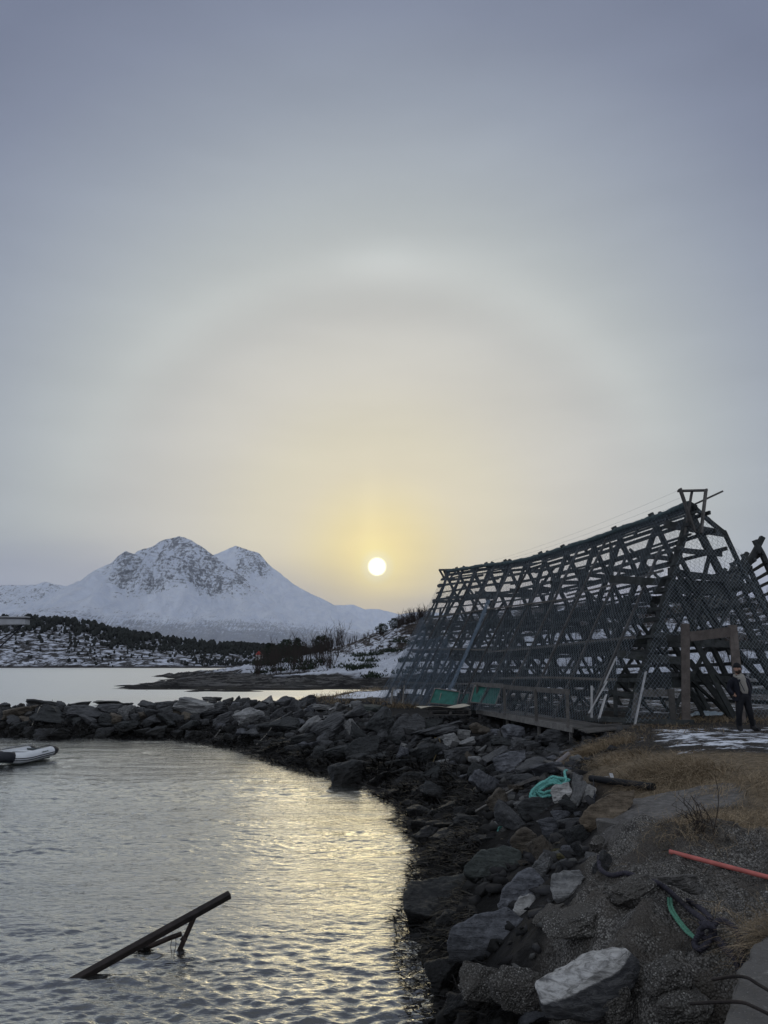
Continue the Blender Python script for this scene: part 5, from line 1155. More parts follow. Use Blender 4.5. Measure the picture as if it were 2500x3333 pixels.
panel([(1530, 2285), (1612, 2294), (1632, 2238), (1544, 2232)], (32.0, 30.8, 31.1, 32.4), 'large green mesh panel leaning inside the end of the deck rail')

# pallet with a warped pale board
pal = empty('pallet', atz(1470, 2330, 1.5)); tag(pal, 'weathered wooden pallet on the rocks under the warped pale board', 'pallet')
pc = aty(1468, 2312, 31.5)
for k in range(5): MB().beam(pc + Vector((-.95, -.5 + .25 * k, .03)), pc + Vector((.75, -.45 + .25 * k, .05)), .14, .03, (0, 0, 1), 2, .04).build('top_slat', gw, pal)
for k in range(3): MB().beam(pc + Vector((-.85 + .78 * k, -.58, -.06)), pc + Vector((-.85 + .78 * k, .6, -.06)), .1, .1, (0, 0, 1), 2, .04).build('bearer', gw, pal)
for k in range(3): MB().beam(pc + Vector((-.9, -.5 + .5 * k, -.14)), pc + Vector((.75, -.5 + .5 * k, -.14)), .12, .03, (0, 0, 1), 2, .04).build('bottom_slat', gw, pal)
vs = []; n = 14
for i in range(n + 1):
    for j in range(7):
        s, t = i / n, j / 6; vs.append(pc + Vector((-1.25 + 1.95 * s - .15 * t, -.75 + 1.25 * t, .10 + .055 * math.sin(6.5 * s + 1.2 * t) + .10 * s - .05 * t + .03)))
b = len(vs); ff = [tuple(q) for q in grid_faces(n + 1, 7)]; vs += [v - Vector((0, 0, .014)) for v in vs]; ff += [tuple(x + b for x in reversed(q)) for q in ff]
rim = [i * 7 for i in range(n + 1)] + [n * 7 + j for j in range(1, 7)] + [i * 7 + 6 for i in range(n - 1, -1, -1)] + [j for j in range(5, 0, -1)]
ff += [(rim[k], rim[(k + 1) % len(rim)], rim[(k + 1) % len(rim)] + b, rim[k] + b) for k in range(len(rim))]
me = bpy.data.meshes.new('warped_board'); me.from_pydata([tuple(v) for v in vs], [], ff); smooth(me, 40); tag(link('warped_board', me, M['ply']), 'pale warped sheet of board lying on the pallet by the green panels', 'board')

# white painted planks leaning against the net
for (a, b, ya, yb, w, lab) in (((1926, 2336), (1926, 2232), 22.4, 22.6, .06, 'thin white batten standing upright in front of the net by the ramp'), ((1950, 2338), (1972, 2262), 22.3, 22.7, .13, 'short wide white plank leaning to the right by the ramp'),
    ((1916, 2322), (1976, 2218), 22.3, 22.9, .06, 'slim white lath crossing behind the upright batten'), ((1967, 2225), (2004, 2143), 22.95, 23.1, .08, 'white plank piece fixed high on the net pole above the crossing lath'),
    ((2066, 2360), (2102, 2187), 22.5, 23.2, .11, 'tall pale plank leaning against the near frame beside the gate')):
    tag(MB().beam(aty(*a, ya), aty(*b, yb), .03, w, (0, -1, 0) if a[0] != b[0] else (1, 0, 0), 3, .03).build('white_plank', M['white_wood']), lab, 'plank', 'white planks at the net')
# sticks and posts left of the rack
for (a, b, w, lab) in (((1272, 2292), (1279, 2238), .10, 'leftmost grey post standing at the far corner of the net'), ((1310, 2290), (1316, 2230), .07, 'thin grey stake right of the corner post'), ((1339, 2280), (1351, 2245), .06, 'short pale leaning stick in front of the net'), ((1362, 2292), (1383, 2226), .09, 'long pale stake leaning against the net left of the green panels'), ((1300, 2255), (1312, 2288), .05, 'thin crossed stick between the two left stakes')):
    tag(MB().beam(aty(*a, 39.0), aty(*b, 39.3), w, w, (0, -1, 0), 3, .06).build('stake', M['pale_wood']), lab, 'stake', 'stakes at the left end of the rack')
tp = MB()
vs = []; n = 22; c0 = hit(2316, 2330)
for i in range(n + 1):
    for j in range(9):
        s, t = i / n, j / 8; x = c0.x - .72 + 1.5 * s; y = c0.y - .25 + .55 * t; vs.append((x, y, gz(x, y) + .03 + (.10 + .05 * math.sin(9 * s)) * math.sin(math.pi * t) * math.sin(math.pi * min(1, s * 1.1)) + .045 * float(fbm(np.array(s * 7), np.array(t * 5), 0, 3, 99))))
b = len(vs); vs += [(x, y, z - .012) for x, y, z in vs]; ff = [tuple(q) for q in grid_faces(n + 1, 9)]; ff += [tuple(k + b for k in reversed(q)) for q in ff]
me = bpy.data.meshes.new('tarp'); me.from_pydata(vs, [], ff); smooth(me, 50); tag(link('plastic_sheet', me, M['tarp']), 'crumpled blue grey plastic sheet lying on the ground inside the gate', 'plastic sheet')

# ------------------------------------------------------------------ person leaning at the gate
def person():
    f1, f2 = hit(2411, 2378), hit(2452, 2380); k = mpp(f1); yb = f1.y
    pe = empty('person', (f1.x, yb, f1.z)); tag(pe, 'bearded man in navy jacket, cream sweater, black trousers and knit cap at the gate', 'person')
    def q(px, py, dy=0.0): return aty(px, py, yb + dy)
    # body: one skinned surface
    J = {'pel': (q(2420, 2268, .05), .135), 'waist': (q(2419, 2250, .06), .13), 'chest': (q(2414, 2222, .07), .155), 'neck0': (q(2404, 2199, .06), .10), 'neck': (q(2401, 2192, .05), .062), 'head0': (q(2400.5, 2186, .02), .080), 'head1': (q(2400, 2176, .02), .098), 'head2': (q(2400, 2169, .03), .085),
         'hipL': (q(2411, 2277, .04), .105), 'kneeL': (q(2405, 2322, -.02), .075), 'ankL': (q(2408, 2366, .05), .05),
         'hipR': (q(2430, 2277, .04), .105), 'kneeR': (q(2441, 2320, -.03), .075), 'ankR': (q(2451, 2364, .03), .05),
         'shL': (q(2387, 2208, .08), .075), 'elL': (q(2372, 2243, .14), .058), 'wrL': (q(2387, 2261, -.02), .040), 'hdL': (q(2394, 2265, .02), .036),
         'shR': (q(2424, 2207, .08), .075), 'elR': (q(2440, 2240, .14), .058), 'wrR': (q(2437, 2261, -.02), .040), 'hdR': (q(2431, 2265, .02), .036)}
    E = [('pel', 'waist'), ('waist', 'chest'), ('chest', 'neck0'), ('neck0', 'neck'), ('neck', 'head0'), ('head0', 'head1'), ('head1', 'head2'), ('pel', 'hipL'), ('hipL', 'kneeL'), ('kneeL', 'ankL'), ('pel', 'hipR'), ('hipR', 'kneeR'), ('kneeR', 'ankR'), ('chest', 'shL'), ('shL', 'elL'), ('elL', 'wrL'), ('wrL', 'hdL'), ('chest', 'shR'), ('shR', 'elR'), ('elR', 'wrR'), ('wrR', 'hdR')]
    def skin(name, keys, edges, scale, mat, parent, levels=2, over=None):
        ks = list(keys); me = bpy.data.meshes.new(name); me.from_pydata([tuple(J[a][0]) for a in ks], [(ks.index(a), ks.index(b)) for a, b in edges], [])
        o = link(name, me, mat, None); m = o.modifiers.new('s', 'SKIN'); sk = me.skin_vertices[0].data
        for i, a in enumerate(ks):
            r = J[a][1] * scale; r = over.get(a, r) if over else r; sk[i].radius = (r, r); sk[i].use_root = (i == 0)
        sb = o.modifiers.new('u', 'SUBSURF'); sb.levels = levels; sb.render_levels = levels
        dg = bpy.context.evaluated_depsgraph_get(); me2 = bpy.data.meshes.new_from_object(o.evaluated_get(dg)); bpy.data.objects.remove(o); me2.name = name; me2.materials.clear()
        smooth(me2); return link(name, me2, mat, parent)
    bo = skin('body', J.keys(), E, .84, M['skin'], pe); bo.data.materials.append(M['trousers']); nz_ = J['neck0'][0].z + .01
    for f in bo.data.polygons:                  # everything under the clothes is dark cloth
        if f.center.z < nz_: f.material_index = 1
    skin('trousers', ['pel', 'waist', 'hipL', 'kneeL', 'ankL', 'hipR', 'kneeR', 'ankR'], [('pel', 'waist'), ('pel', 'hipL'), ('hipL', 'kneeL'), ('kneeL', 'ankL'), ('pel', 'hipR'), ('hipR', 'kneeR'), ('kneeR', 'ankR')], 1.16, M['trousers'], pe)
    skin('sweater', ['chest', 'waist', 'pel', 'neck0', 'neck'], [('chest', 'waist'), ('waist', 'pel'), ('chest', 'neck0'), ('neck0', 'neck')], 1.12, M['sweater'], pe, 2, {'pel': .125, 'neck': .085})
    # open jacket: sleeves and a shell round the back with two front edges
    for s in 'LR': skin('sleeve', ['sh' + s, 'el' + s, 'wr' + s], [('sh' + s, 'el' + s), ('el' + s, 'wr' + s)], 1.5, M['jacket'], pe)
    c_l = [(2400.5, 2196, .085, .105), (2402, 2203, .15, .13), (2408, 2216, .215, .165), (2413, 2235, .225, .175), (2416, 2252, .225, .175), (2416, 2270, .23, .18), (2414, 2283, .235, .18)]
    V = []; n = 28
    for i, (px, py, rx, ry) in enumerate(c_l):
        c = q(px, py, .08); g0 = R(22 + 2.2 * i) if i else R(36)
        for j in range(n + 1):
            a = -math.pi / 2 + g0 + (2 * math.pi - 2 * g0) * j / n; rr = 1 + .03 * math.sin(5 * a + i)
            V.append((c.x + rx * rr * math.cos(a), c.y + ry * rr * math.sin(a), c.z))
    nr = len(c_l); F = [tuple(x) for x in grid_faces(nr, n + 1)]; me = bpy.data.meshes.new('jacket'); me.from_pydata(V, [], F); o = link('jacket', me, M['jacket'], None)
    sm_ = o.modifiers.new('t', 'SOLIDIFY'); sm_.thickness = .035; sm_.offset = 1; sb = o.modifiers.new('u', 'SUBSURF'); sb.levels = 1
    dg = bpy.context.evaluated_depsgraph_get(); me2 = bpy.data.meshes.new_from_object(o.evaluated_get(dg)); bpy.data.objects.remove(o); smooth(me2); link('jacket', me2, None, pe)
    # hood bundled behind the neck
    bm = MB(); c = q(2400.5, 2194, .13); bm.tube([c + Vector((.13 * math.cos(t), .02 + .09 * math.sin(t), -.02 - .03 * abs(math.cos(t)))) for t in [math.pi * (j / 12) for j in range(13)]], .055, 8).build('hood', M['jacket'], pe, 60)
    # rolled collar, boots, cap, face
    c = q(2402, 2196, .02); MB().tube([c + Vector((.085 * math.cos(t), .03 + .085 * math.sin(t), -.035 * (1 - math.sin(t)))) for t in [2 * math.pi * j / 20 for j in range(21)]], .028, 8, False).build('collar', M['sweater'], pe, 60)
    for s, (t, a) in {'L': ((2413, 2378), (2408, 2366)), 'R': ((2473, 2378), (2452, 2365))}.items():
        A = q(*a, .05); T = q(*t, -.14); Gd = gz(A.x, A.y)
        A.z = max(A.z, Gd + .12); m2 = MB().tube([A + Vector((0, .02, .16)), A + Vector((0, .02, .04)), A + Vector((0, .01, -.04)), (A + T) / 2 + Vector((0, 0, -.05)), Vector((T.x, T.y, Gd + .05))], [.072, .072, .075, .062, .045], 10); m2.build('boot', M['boots'], pe, 60)
    hc = q(2400, 2176, .02)
    def ell(name, c, r, mat, zmin=-9, zmax=9, n=16, m=12, fn=None):
        V = []
        for i in range(m + 1):
            t = math.pi * i / m
            for j in range(n):
                a = 2 * math.pi * j / n; v = Vector((r[0] * math.sin(t) * math.cos(a), r[1] * math.sin(t) * math.sin(a), r[2] * math.cos(t))); v.z = min(max(v.z, zmin), zmax)
                V.append(c + v)
        F = [(i * n + j, i * n + (j + 1) % n, (i + 1) * n + (j + 1) % n, (i + 1) * n + j) for i in range(m) for j in range(n)]
        me = bpy.data.meshes.new(name); me.from_pydata([tuple(v) for v in V], [], F); smooth(me, 60); return link(name, me, mat, pe)
    ell('face', hc + Vector((0, -.015, -.01)), (.078, .095, .118), M['skin'])
    ell('knit_cap', hc + Vector((0, .012, .055)), (.094, .112, .105), M['beanie'], -.025)
    MB().tube([hc + Vector((.094 * math.cos(t), .012 + .112 * math.sin(t), .036)) for t in [2 * math.pi * j / 24 for j in range(25)]], .014, 6, False).build('cap_brim', M['beanie'], pe, 60)
    ell('beard', hc + Vector((0, -.030, -.078)), (.070, .080, .062), M['beard']); MB().beam(hc + Vector((-.035, -.112, -.038)), hc + Vector((.035, -.112, -.038)), .012, .016, (0, 0, 1)).build('moustache', M['beard'], pe)
    MB().beam(hc + Vector((-.022, -.112, -.060)), hc + Vector((.022, -.112, -.060)), .01, .009, (0, 0, 1)).build('mouth', M['rust'], pe)
    MB().tube([hc + Vector((0, -.108, .010)), hc + Vector((0, -.122, -.014)), hc + Vector((0, -.128, -.028))], [.010, .014, .016], 6).build('nose', M['skin'], pe, 60)
    for s in (-1, 1):
        ell('eye', hc + Vector((.030 * s, -.100, .006)), (.012, .010, .008), M['dark_glass'], n=8, m=6); MB().beam(hc + Vector((.014 * s, -.107, .022)), hc + Vector((.046 * s, -.103, .022)), .012, .009, (0, 0, 1)).build('eyebrow', M['beard'], pe)
        ell('ear', hc + Vector((.080 * s, .01, -.012)), (.012, .022, .032), M['skin'], n=8, m=6)
    # hands: palm with five fingers closed into the jacket pockets
    for s, w, h in ((1, 'wrL', 'hdL'), (-1, 'wrR', 'hdR')):
        W_, H_ = J[w][0], J[h][0]; d = (H_ - W_).normalized(); sd_ = d.cross(Vector((0, 0, 1))).normalized(); up = sd_.cross(d); hb = MB()
        hb.tube([W_, W_ + d * .05, W_ + d * .09], [.03, .038, .036], 8)
        for f in range(4):
            b = W_ + d * .088 + up * (.028 - .018 * f); l = (.07, .078, .072, .056)[f]; hb.tube([b, b + d * l * .5 + sd_ * .012 * s, b + d * l * .8 + sd_ * .04 * s], [.010, .0092, .0075], 6)
        b = W_ + d * .03 + up * .03; hb.tube([b, b + up * .03 + d * .02, b + up * .04 + d * .055], [.013, .011, .009], 6); hb.build('hand', M['skin'], pe, 60)
    a, b = q(2406, 2216, -.13), q(2424, 2250, -.17); MB().tube([a, a.lerp(b, .5) + Vector((.01, -.01, -.02)), b], .011, 6).build('strap', M['rubber'], pe); ell('strap_clip', a + Vector((0, -.01, .01)), (.035, .025, .038), M['rubber'], n=10, m=8)
person()

# ------------------------------------------------------------------ inflatable dinghy
def dinghy():
    S1, C1, B1, C2, S2 = [Vector(v) for v in ((-12.98, 30.6, .31), (-13.25, 29.05, .26), (-13.85, 28.65, .31), (-14.35, 29.25, .28), (-13.95, 30.8, .30))]
    e = empty('dinghy', (-13.4, 29.6, 0)); tag(e, 'white inflatable dinghy with dark ends floating at the left of the harbour', 'dinghy')
    def tubepath(ps, n): return spline(ps, n)
    r = .185
    for name, ps, m in (('side_tube', [S1, S1.lerp(C1, .5), C1 + Vector((.03, .2, 0)), C1 + Vector((-.12, -.08, 0)), C1 + Vector((-.42, -.18, .01))], M['pvc']), ('side_tube', [S2, S2.lerp(C2, .5), C2 + Vector((.02, .1, 0))], M['pvc']), ('bow_tube', [C1 + Vector((-.38, -.17, .01)), B1 + Vector((.15, .02, 0)), B1 + Vector((-.2, .12, .0)), C2 + Vector((.02, .06, 0))], M['rubber'])):
        P_ = spline(ps, 24); MB().tube(P_, [r * (1.015 if m is M['rubber'] else 1)] * 25, 14).build(name, m, e, 50)
    for S, C in ((S1, C1), (S2, C2)):
        d = (S - C).normalized(); MB().tube([S - d * .02, S + d * .16, S + d * .34, S + d * .40], [r * 1.01, r * .98, r * .62, r * .3], 14).build('end_cone', M['rubber'], e, 50)
    for dz in (.035, -.035):
        P_ = spline([S1, S1.lerp(C1, .5), C1 + Vector((.03, .2, 0)), C1 + Vector((-.12, -.08, 0)), C1 + Vector((-.42, -.18, .01))], 24); out = []
        for i, p in enumerate(P_):
            d = (P_[min(i + 1, 24)] - P_[max(i - 1, 0)]).normalized(); nn = Vector((-d.y, d.x, 0)); nn = nn if nn.dot(p - Vector((-13.5, 30, .3))) > 0 else -nn; out.append(p + nn * (r + .002) + Vector((0, 0, -.05 + dz)))
        MB().tube(out, .016, 6).build('rubbing_strake', M['rubber'], e, 60)
    MB().box((-13.65, 29.9, .07), (.9, 1.8, .06), Euler((0, 0, R(-10)))).build('floor', M['pvc_grey'], e)
    MB().box((-13.46, 30.45, .27), (.9, .05, .34), Euler((0, 0, R(-10)))).build('transom', M['pvc_grey'], e, bev=.01)
    MB().box((-13.68, 29.75, .40), (1.0, .2, .05), Euler((0, 0, R(-10)))).build('bench', M['pvc'], e, bev=.015)
    MB().tube([S2 + Vector((.05, .1, .23)), S2.lerp(C2, .5) + Vector((.05, 0, .25)), C2 + Vector((.1, 0, .24))], .03, 6).build('oar', M['white_wood'], e, 60)
    MB().tube(spline([S1 + Vector((0, -.1, .23)), S1.lerp(C1, .4) + Vector((0, 0, .25)), C1 + Vector((0, .3, .23))], 12), .014, 5).build('grab_line', M['rubber'], e)
    for k in range(9):                          # small unreadable maker's lettering on the tube
        t = .30 + .028 * k; p = S1.lerp(C1, t) + Vector((r * .93, -.03, .085)); MB().box(p, (.012, .035, .03 + .02 * (k % 3 == 0)), Euler((0, R(-25), R(-10)))).build('lettering', M['pvc_grey'], e)
dinghy()

# ------------------------------------------------------------------ half sunken steel frame in the harbour
sf = empty('sunken_frame', atz(560, 3080, 0)); tag(sf, 'rusty steel beam with a brace rising out of the harbour water', 'sunken frame')
lo, hi_ = atz(232, 3185, 0), None
yb_, ye_ = atz(232, 3192, 0).y, atz(570, 3095, 0).y
A_ = aty(205, 3212, yb_); B_ = aty(748, 2912, ye_ + .12)
MB().beam(A_ - (B_ - A_).normalized() * .35, B_, .085, .085, (0, -.5, 1), 4, .02).build('beam', M['dark_rust'], sf, bev=.006)
pb = atz(572, 3098, 0); MB().beam(aty(570, 3110, pb.y) - Vector((.12, 0, .35)), aty(632, 2985, ye_ + .06), .06, .075, (0, -1, 0), 3, .03).build('brace', M['rust'], sf, bev=.005)
MB().tube([aty(430, 3100, pb.y + .05) - Vector((.2, 0, .1)), aty(470, 3088, pb.y + .05), aty(560, 3050, pb.y + .09), aty(590, 3040, pb.y + .09)], .032, 10).build('pipe', M['rust'], sf, 60)
MB().tube([aty(590, 3052, pb.y - .07), aty(606, 3064, pb.y - .07)], .03, 8).build('bolt', M['rust'], sf, 60)
c = aty(566, 3056, pb.y - .05); MB().tube(spline([c + Vector((-.02, 0, .05)), c + Vector((-.035, 0, -.10)), c + Vector((0, 0, -.19)), c + Vector((.03, 0, -.08)), c + Vector((.02, 0, .04))], 24), .0045, 5).build('wire_loop', M['rust'], sf)
vs = MB()
for k in range(40): p = aty(450 + random.uniform(-16, 30), 3088 + random.uniform(-5, 6), pb.y); vs.beam(p, p + Vector((random.uniform(-.08, .08), random.uniform(-.05, .05), random.uniform(-.06, .06))), .012, .004)
vs.build('weed_clump', M['weed'], sf)

# ------------------------------------------------------------------ ropes, pipes and odds and ends on the bank
c = aty(1782, 2578, hit(1786, 2600).y - .70); up = Vector((0, .45, .89)); rt = Vector((1, 0, 0)); k = mpp(c); coil = MB(); jr2 = random.Random(9)
pts = []
for i in range(9 * 14 + 1):
    a = 2 * math.pi * i / 14; l = i / 14; rx = (62 - 9 * (l % 4)) * k * (1 + .10 * math.sin(1.7 * i)); rz = (29 - 5.0 * (l % 4)) * k * (1 + .14 * math.sin(2.3 * i + 1))
    o = rt * (rx * math.cos(a)) + up * (rz * math.sin(a) + .35 * rx * math.cos(a)) ; pts.append(c + o + Vector((0, -.035 * (l - 3.5), .012 * l)))
pts += [c + rt * 66 * k + up * 34 * k + Vector((0, .1, .16)), c + rt * 82 * k + up * 36 * k + Vector((0, .3, .15))]
rope(coil, pts, .026, .11, 45, 5); tag(coil.build('rope_coil', M['teal_rope'], sm=60), 'turquoise mooring rope lying in a coil on the dark boulder', 'rope')
c = hit(1640, 2712); k = mpp(c); sc = MB()
for j in range(5): rope(sc, [c + Vector((-28 * k + .02 * j, -.03 * j, -22 * k)), c + Vector((-20 * k, -.02 * j, 8 * k + .015 * j)), c + Vector((6 * k, 0, 18 * k)), c + Vector((34 * k, .05, 12 * k - .01 * j))], .008, .04, 60, 4)
tag(sc.build('rope_scrap', M['teal_rope'], sm=60), 'frayed turquoise rope scrap hanging over the bank below the coil', 'rope')
def on(px, py, dz=0.02, ahead=0.0):            # the same on the true rough surface
    p = hit(px, py); d = ray(px, py); t0 = p.y / d[1]; ts = np.arange(max(2, t0 * .8), t0 * 1.25, max(.01, t0 * .002)); x, y, z = d[0] * ts, d[1] * ts, H + d[2] * ts
    b = np.where(z <= np.maximum(near_surface(x, y)[0], 0))[0]; t = ts[b[0]] if len(b) else t0
    return Vector((d[0] * t, d[1] * t - ahead, H + d[2] * t + dz))
nv = MB(); rope(nv, [on(1950, 2800, .04), on(1955, 2838, .03), on(1990, 2858, .03), on(2040, 2852, .03), on(2090, 2872, .03), on(2130, 2884, .04), on(2165, 2910, .06), on(2200, 2945, .07), on(2250, 3000, .09), on(2290, 3035, .10), on(2320, 3060, .08)], .024, .07, 90, 6)
rope(nv, [on(2238, 2950, .05), on(2262, 2975, .08), on(2296, 3010, .10), on(2320, 3040, .10)], .022, .065, 90, 6)
kn = on(2302, 3068, .09); rope(nv, [kn + Vector((-.04, 0, .04)), kn + Vector((.0, -.05, .06)), kn + Vector((.05, -.03, .0)), kn + Vector((.0, -.02, -.06)), kn + Vector((-.05, .01, -.02)), kn + Vector((-.02, -.05, .05)), kn + Vector((.04, -.06, .03))], .024, .065, 120, 6)
rope(nv, [kn + Vector((-.04, -.02, .0)), on(2262, 3092, .05), on(2280, 3112, .05), on(2312, 3098, .08), on(2330, 3062, .12), on(2362, 3052, .12), on(2405, 3085, .1), on(2420, 3150, .02)], .024, .07, 90, 6)
for j in range(4): rope(nv, [on(2322 + 6 * j, 3072 + 8 * j, .06), on(2352 + 4 * j, 3092 + 10 * j, .06), on(2386 + 3 * j, 3125 + 8 * j, .05), on(2406 + 2 * j, 3165 + 8 * j, .0)], .02, .07, 90, 6)
tag(nv.build('mooring_rope', M['navy_rope'], sm=60), 'thick dark navy mooring rope knotted over the pebbly mound by the quay block', 'rope')
gr_ = MB()
for o in (-4, 5): rope(gr_, [on(2180 + o, 2935, .03), on(2186 + o, 2975, .04), on(2212 + o, 3020, .05), on(2244 + o, 3062, .06), on(2274, 3090, .08), on(2290, 3078, .13)], .0135, .04, 130, 5)
tag(gr_.build('green_rope', M['green_rope'], sm=60), 'doubled pale green rope hitched to the dark navy mooring rope', 'rope')
def pipe(name, a, b, r, mat, label, cat, mid=None, hollow=False):
    ps = [a, b] if mid is None else [a, mid, b]; tag(MB().tube(spline(ps, 12), r, 12).build(name, mat, sm=60), label, cat)
a = on(2180, 2782, .03); b = on(2500, 2868, .035); pipe('red_pipe', a, b + (b - a) * .5, .023, M['red_pipe'], 'faded red plastic pipe lying on the grass edge', 'pipe', (a + b) / 2 + Vector((0, 0, .0)))
a = on(1925, 2556, .12); b = on(2128, 2574, .06); pipe('black_pipe', a, b, .06, M['black_pipe'], 'thick black pipe lying across the rubble at the edge of the grass', 'pipe')
a = on(1548, 2660, .12); b = on(1830, 2500, .16); pipe('long_pole', a, b, .022, M['pale_wood'], 'long thin pole lying slantwise over the bank stones', 'pole')
a = on(1804, 2516, .16); b = on(1856, 2484, .22); pipe('grey_pipe', a, b, .06, M['grey_pipe'], 'short grey pipe end sticking out under the straw tuft', 'pipe')
tag(MB().beam(on(1612, 2604, .14), on(1752, 2556, .16), .10, .07, (0, 0, 1), 4, .08).build('driftwood_plank', M['grey_wood']), 'flat driftwood plank lying under the long thin pole', 'plank')
tag(MB().beam(on(1782, 2500, .18), on(1862, 2538, .12), .18, .03, (0, -.4, 1), 3, .06).build('board_scrap', M['grey_wood']), 'short grey board lying above the teal rope coil', 'board')
tag(MB().beam(on(1998, 2565, .08), on(1990, 2545, .14), .06, .02, (0, -.6, 1), 1).build('wood_scrap', M['white_wood']), 'small white wood scrap behind the black pipe', 'wood scrap', 'white scraps in the rubble')
tag(MB().beam(on(1940, 2548, .08), on(1982, 2546, .09), .03, .02, (0, -.6, 1), 1).build('wood_scrap', M['white_wood']), 'thin white lath scrap lying above the black pipe end', 'wood scrap', 'white scraps in the rubble')
tag(MB().tube([on(1932, 2562, .14), on(1930, 2600, .10) + Vector((0, -.12, 0)), on(1930, 2650, .05) + Vector((0, -.1, 0))], .008, 5).build('hanging_cord', M['rubber']), 'thin black cord hanging from the black pipe over the sandy boulder', 'cord')
yr = MB(); rope(yr, [on(1405, 2505, .12), on(1420, 2470, .14), on(1432, 2450, .18), on(1430, 2424, .2), on(1415, 2420, .2)], .014, .06, 40, 4); tag(yr.build('yellow_rope', M['yellow_rope'], sm=60), 'thin yellowish rope looped over the stones in the middle of the bank', 'rope')
pr = MB(); rope(pr, [on(102, 2372, .1), on(118, 2340, .2), on(128, 2318, .25), on(134, 2308, .28), on(160, 2303, .3), on(172, 2303, .28)], .022, .09, 30, 4); tag(pr.build('pale_rope', M['pale_rope'], sm=60), 'pale rope hanging down the face of the breakwater from the thin rod', 'rope')
b = on(169, 2302, .0); tag(MB().tube([b - Vector((0, 0, .2)), b + Vector((-.02, 0, .62))], .018, 6).build('iron_rod', M['dark_rust']), 'thin dark rod standing upright on the breakwater crest', 'rod')
b = on(223, 2298, .0); tag(MB().tube([b - Vector((0, 0, .1)), b + Vector((0, 0, .10)), b + Vector((.02, 0, .18)), b + Vector((.05, 0, .2))], [.08, .09, .06, .02], 8).build('mooring_stub', M['rubber'], sm=60), 'small black mooring stub on the breakwater right of the rod', 'mooring stub')
for (a, b_, lab) in (((775, 2408), (860, 2332), 'long pale stick slanting over the bend of the breakwater'), ((698, 2408), (716, 2390), 'short dark stick low on the breakwater slope')): pipe('stick', on(*a, .1), on(*b_, .2), .03, M['pale_wood'], lab, 'stick')
br = MB(); rope(br, [on(830, 2436, .1), on(868, 2400, .14), on(886, 2375, .16), on(890, 2362, .18), on(915, 2348, .18)], .02, .09, 30, 4); tag(br.build('grey_rope', M['pale_rope'], sm=60), 'greyish rope running down the bend of the breakwater to the water', 'rope')
for i, (p_, lab) in enumerate((([(2320, 3188), (2385, 3178), (2430, 3182), (2470, 3205), (2530, 3240)], 'upper bent rusty rebar sticking out of the quay block'), ([(2248, 3267), (2330, 3262), (2410, 3262), (2460, 3280), (2540, 3320)], 'lower bent rusty rebar sticking out of the quay block'))):
    ds = [4.9, 4.75, 4.6, 4.5, 4.3] if i == 0 else [4.65, 4.5, 4.35, 4.25, 4.1]
    tag(MB().tube(spline([aty(x, y, d) for (x, y), d in zip(p_, ds)], 24), .0095, 8).build('rebar', M['dark_rust'], sm=60), lab, 'rebar', 'rebars in the quay block')

# concrete block face under the slab and the quay block
y0 = hit(1985, 2700).y
hull_block('concrete_block', [aty(1940, 2668, y0), aty(2036, 2684, y0 - .05), aty(2012, 2728, y0), aty(1948, 2727, y0), aty(1942, 2660, y0 + .7), aty(2050, 2660, y0 + .7), aty(2030, 2730, y0 + .7), aty(1950, 2730, y0 + .7)], M['concrete'], 'pale grey concrete block with a flat cast face jutting out under the slab', 'concrete block', amp=.008)
hull_block('quay_block', [tuple(atz(2442, 3072, 1.93)), tuple(atz(2640, 3040, 1.95)), tuple(atz(2900, 3700, 1.95)), tuple(atz(2290, 3480, 1.9)), tuple(atz(2442, 3072, 1.93) - Vector((0, 0, 1))), tuple(atz(2640, 3040, .95)), tuple(atz(2900, 3700, 1.95) - Vector((0, 0, 1))), tuple(atz(2290, 3480, 1.9) - Vector((0, 0, 1)))], M['concrete'], 'worn concrete quay block filling the bottom right corner', 'quay block', amp=.012, seed=6)

# crane arm at the left edge
ca = empty('crane_arm', (-16.5, 22.2, 0)); tag(ca, 'pale metal crane arm with two dark cables reaching in at the left edge', 'crane arm')
t0 = aty(90, 2020, 22); MB().beam(t0, t0 + Vector((-4.6, .2, -.05)), .3, .24, (0, 0, 1), 2).build('boom', M['metal_pale'], ca, bev=.012); MB().beam(t0 + Vector((.03, 0, .06)), t0 + Vector((-4.6, .2, .135)), .36, .03, (0, 0, 1), 1).build('boom_cap', M['black_pipe'], ca)
MB().beam((t0.x - 4.5, t0.y + .2, -2.5), (t0.x - 4.5, t0.y + .2, t0.z + .2), .35, .35, (0, 1, 0), 2).build('mast', M['metal_pale'], ca)
for (x, y) in ((0, 2106), (0, 2082)): MB().tube([t0 + Vector((-.02, -.1, 0)), aty(60, 2050 if y > 2090 else 2046, 22), aty(x, y, 22.0), aty(-110, y + 120, 22.1)], .022, 6).build('cable', M['rubber'], ca)

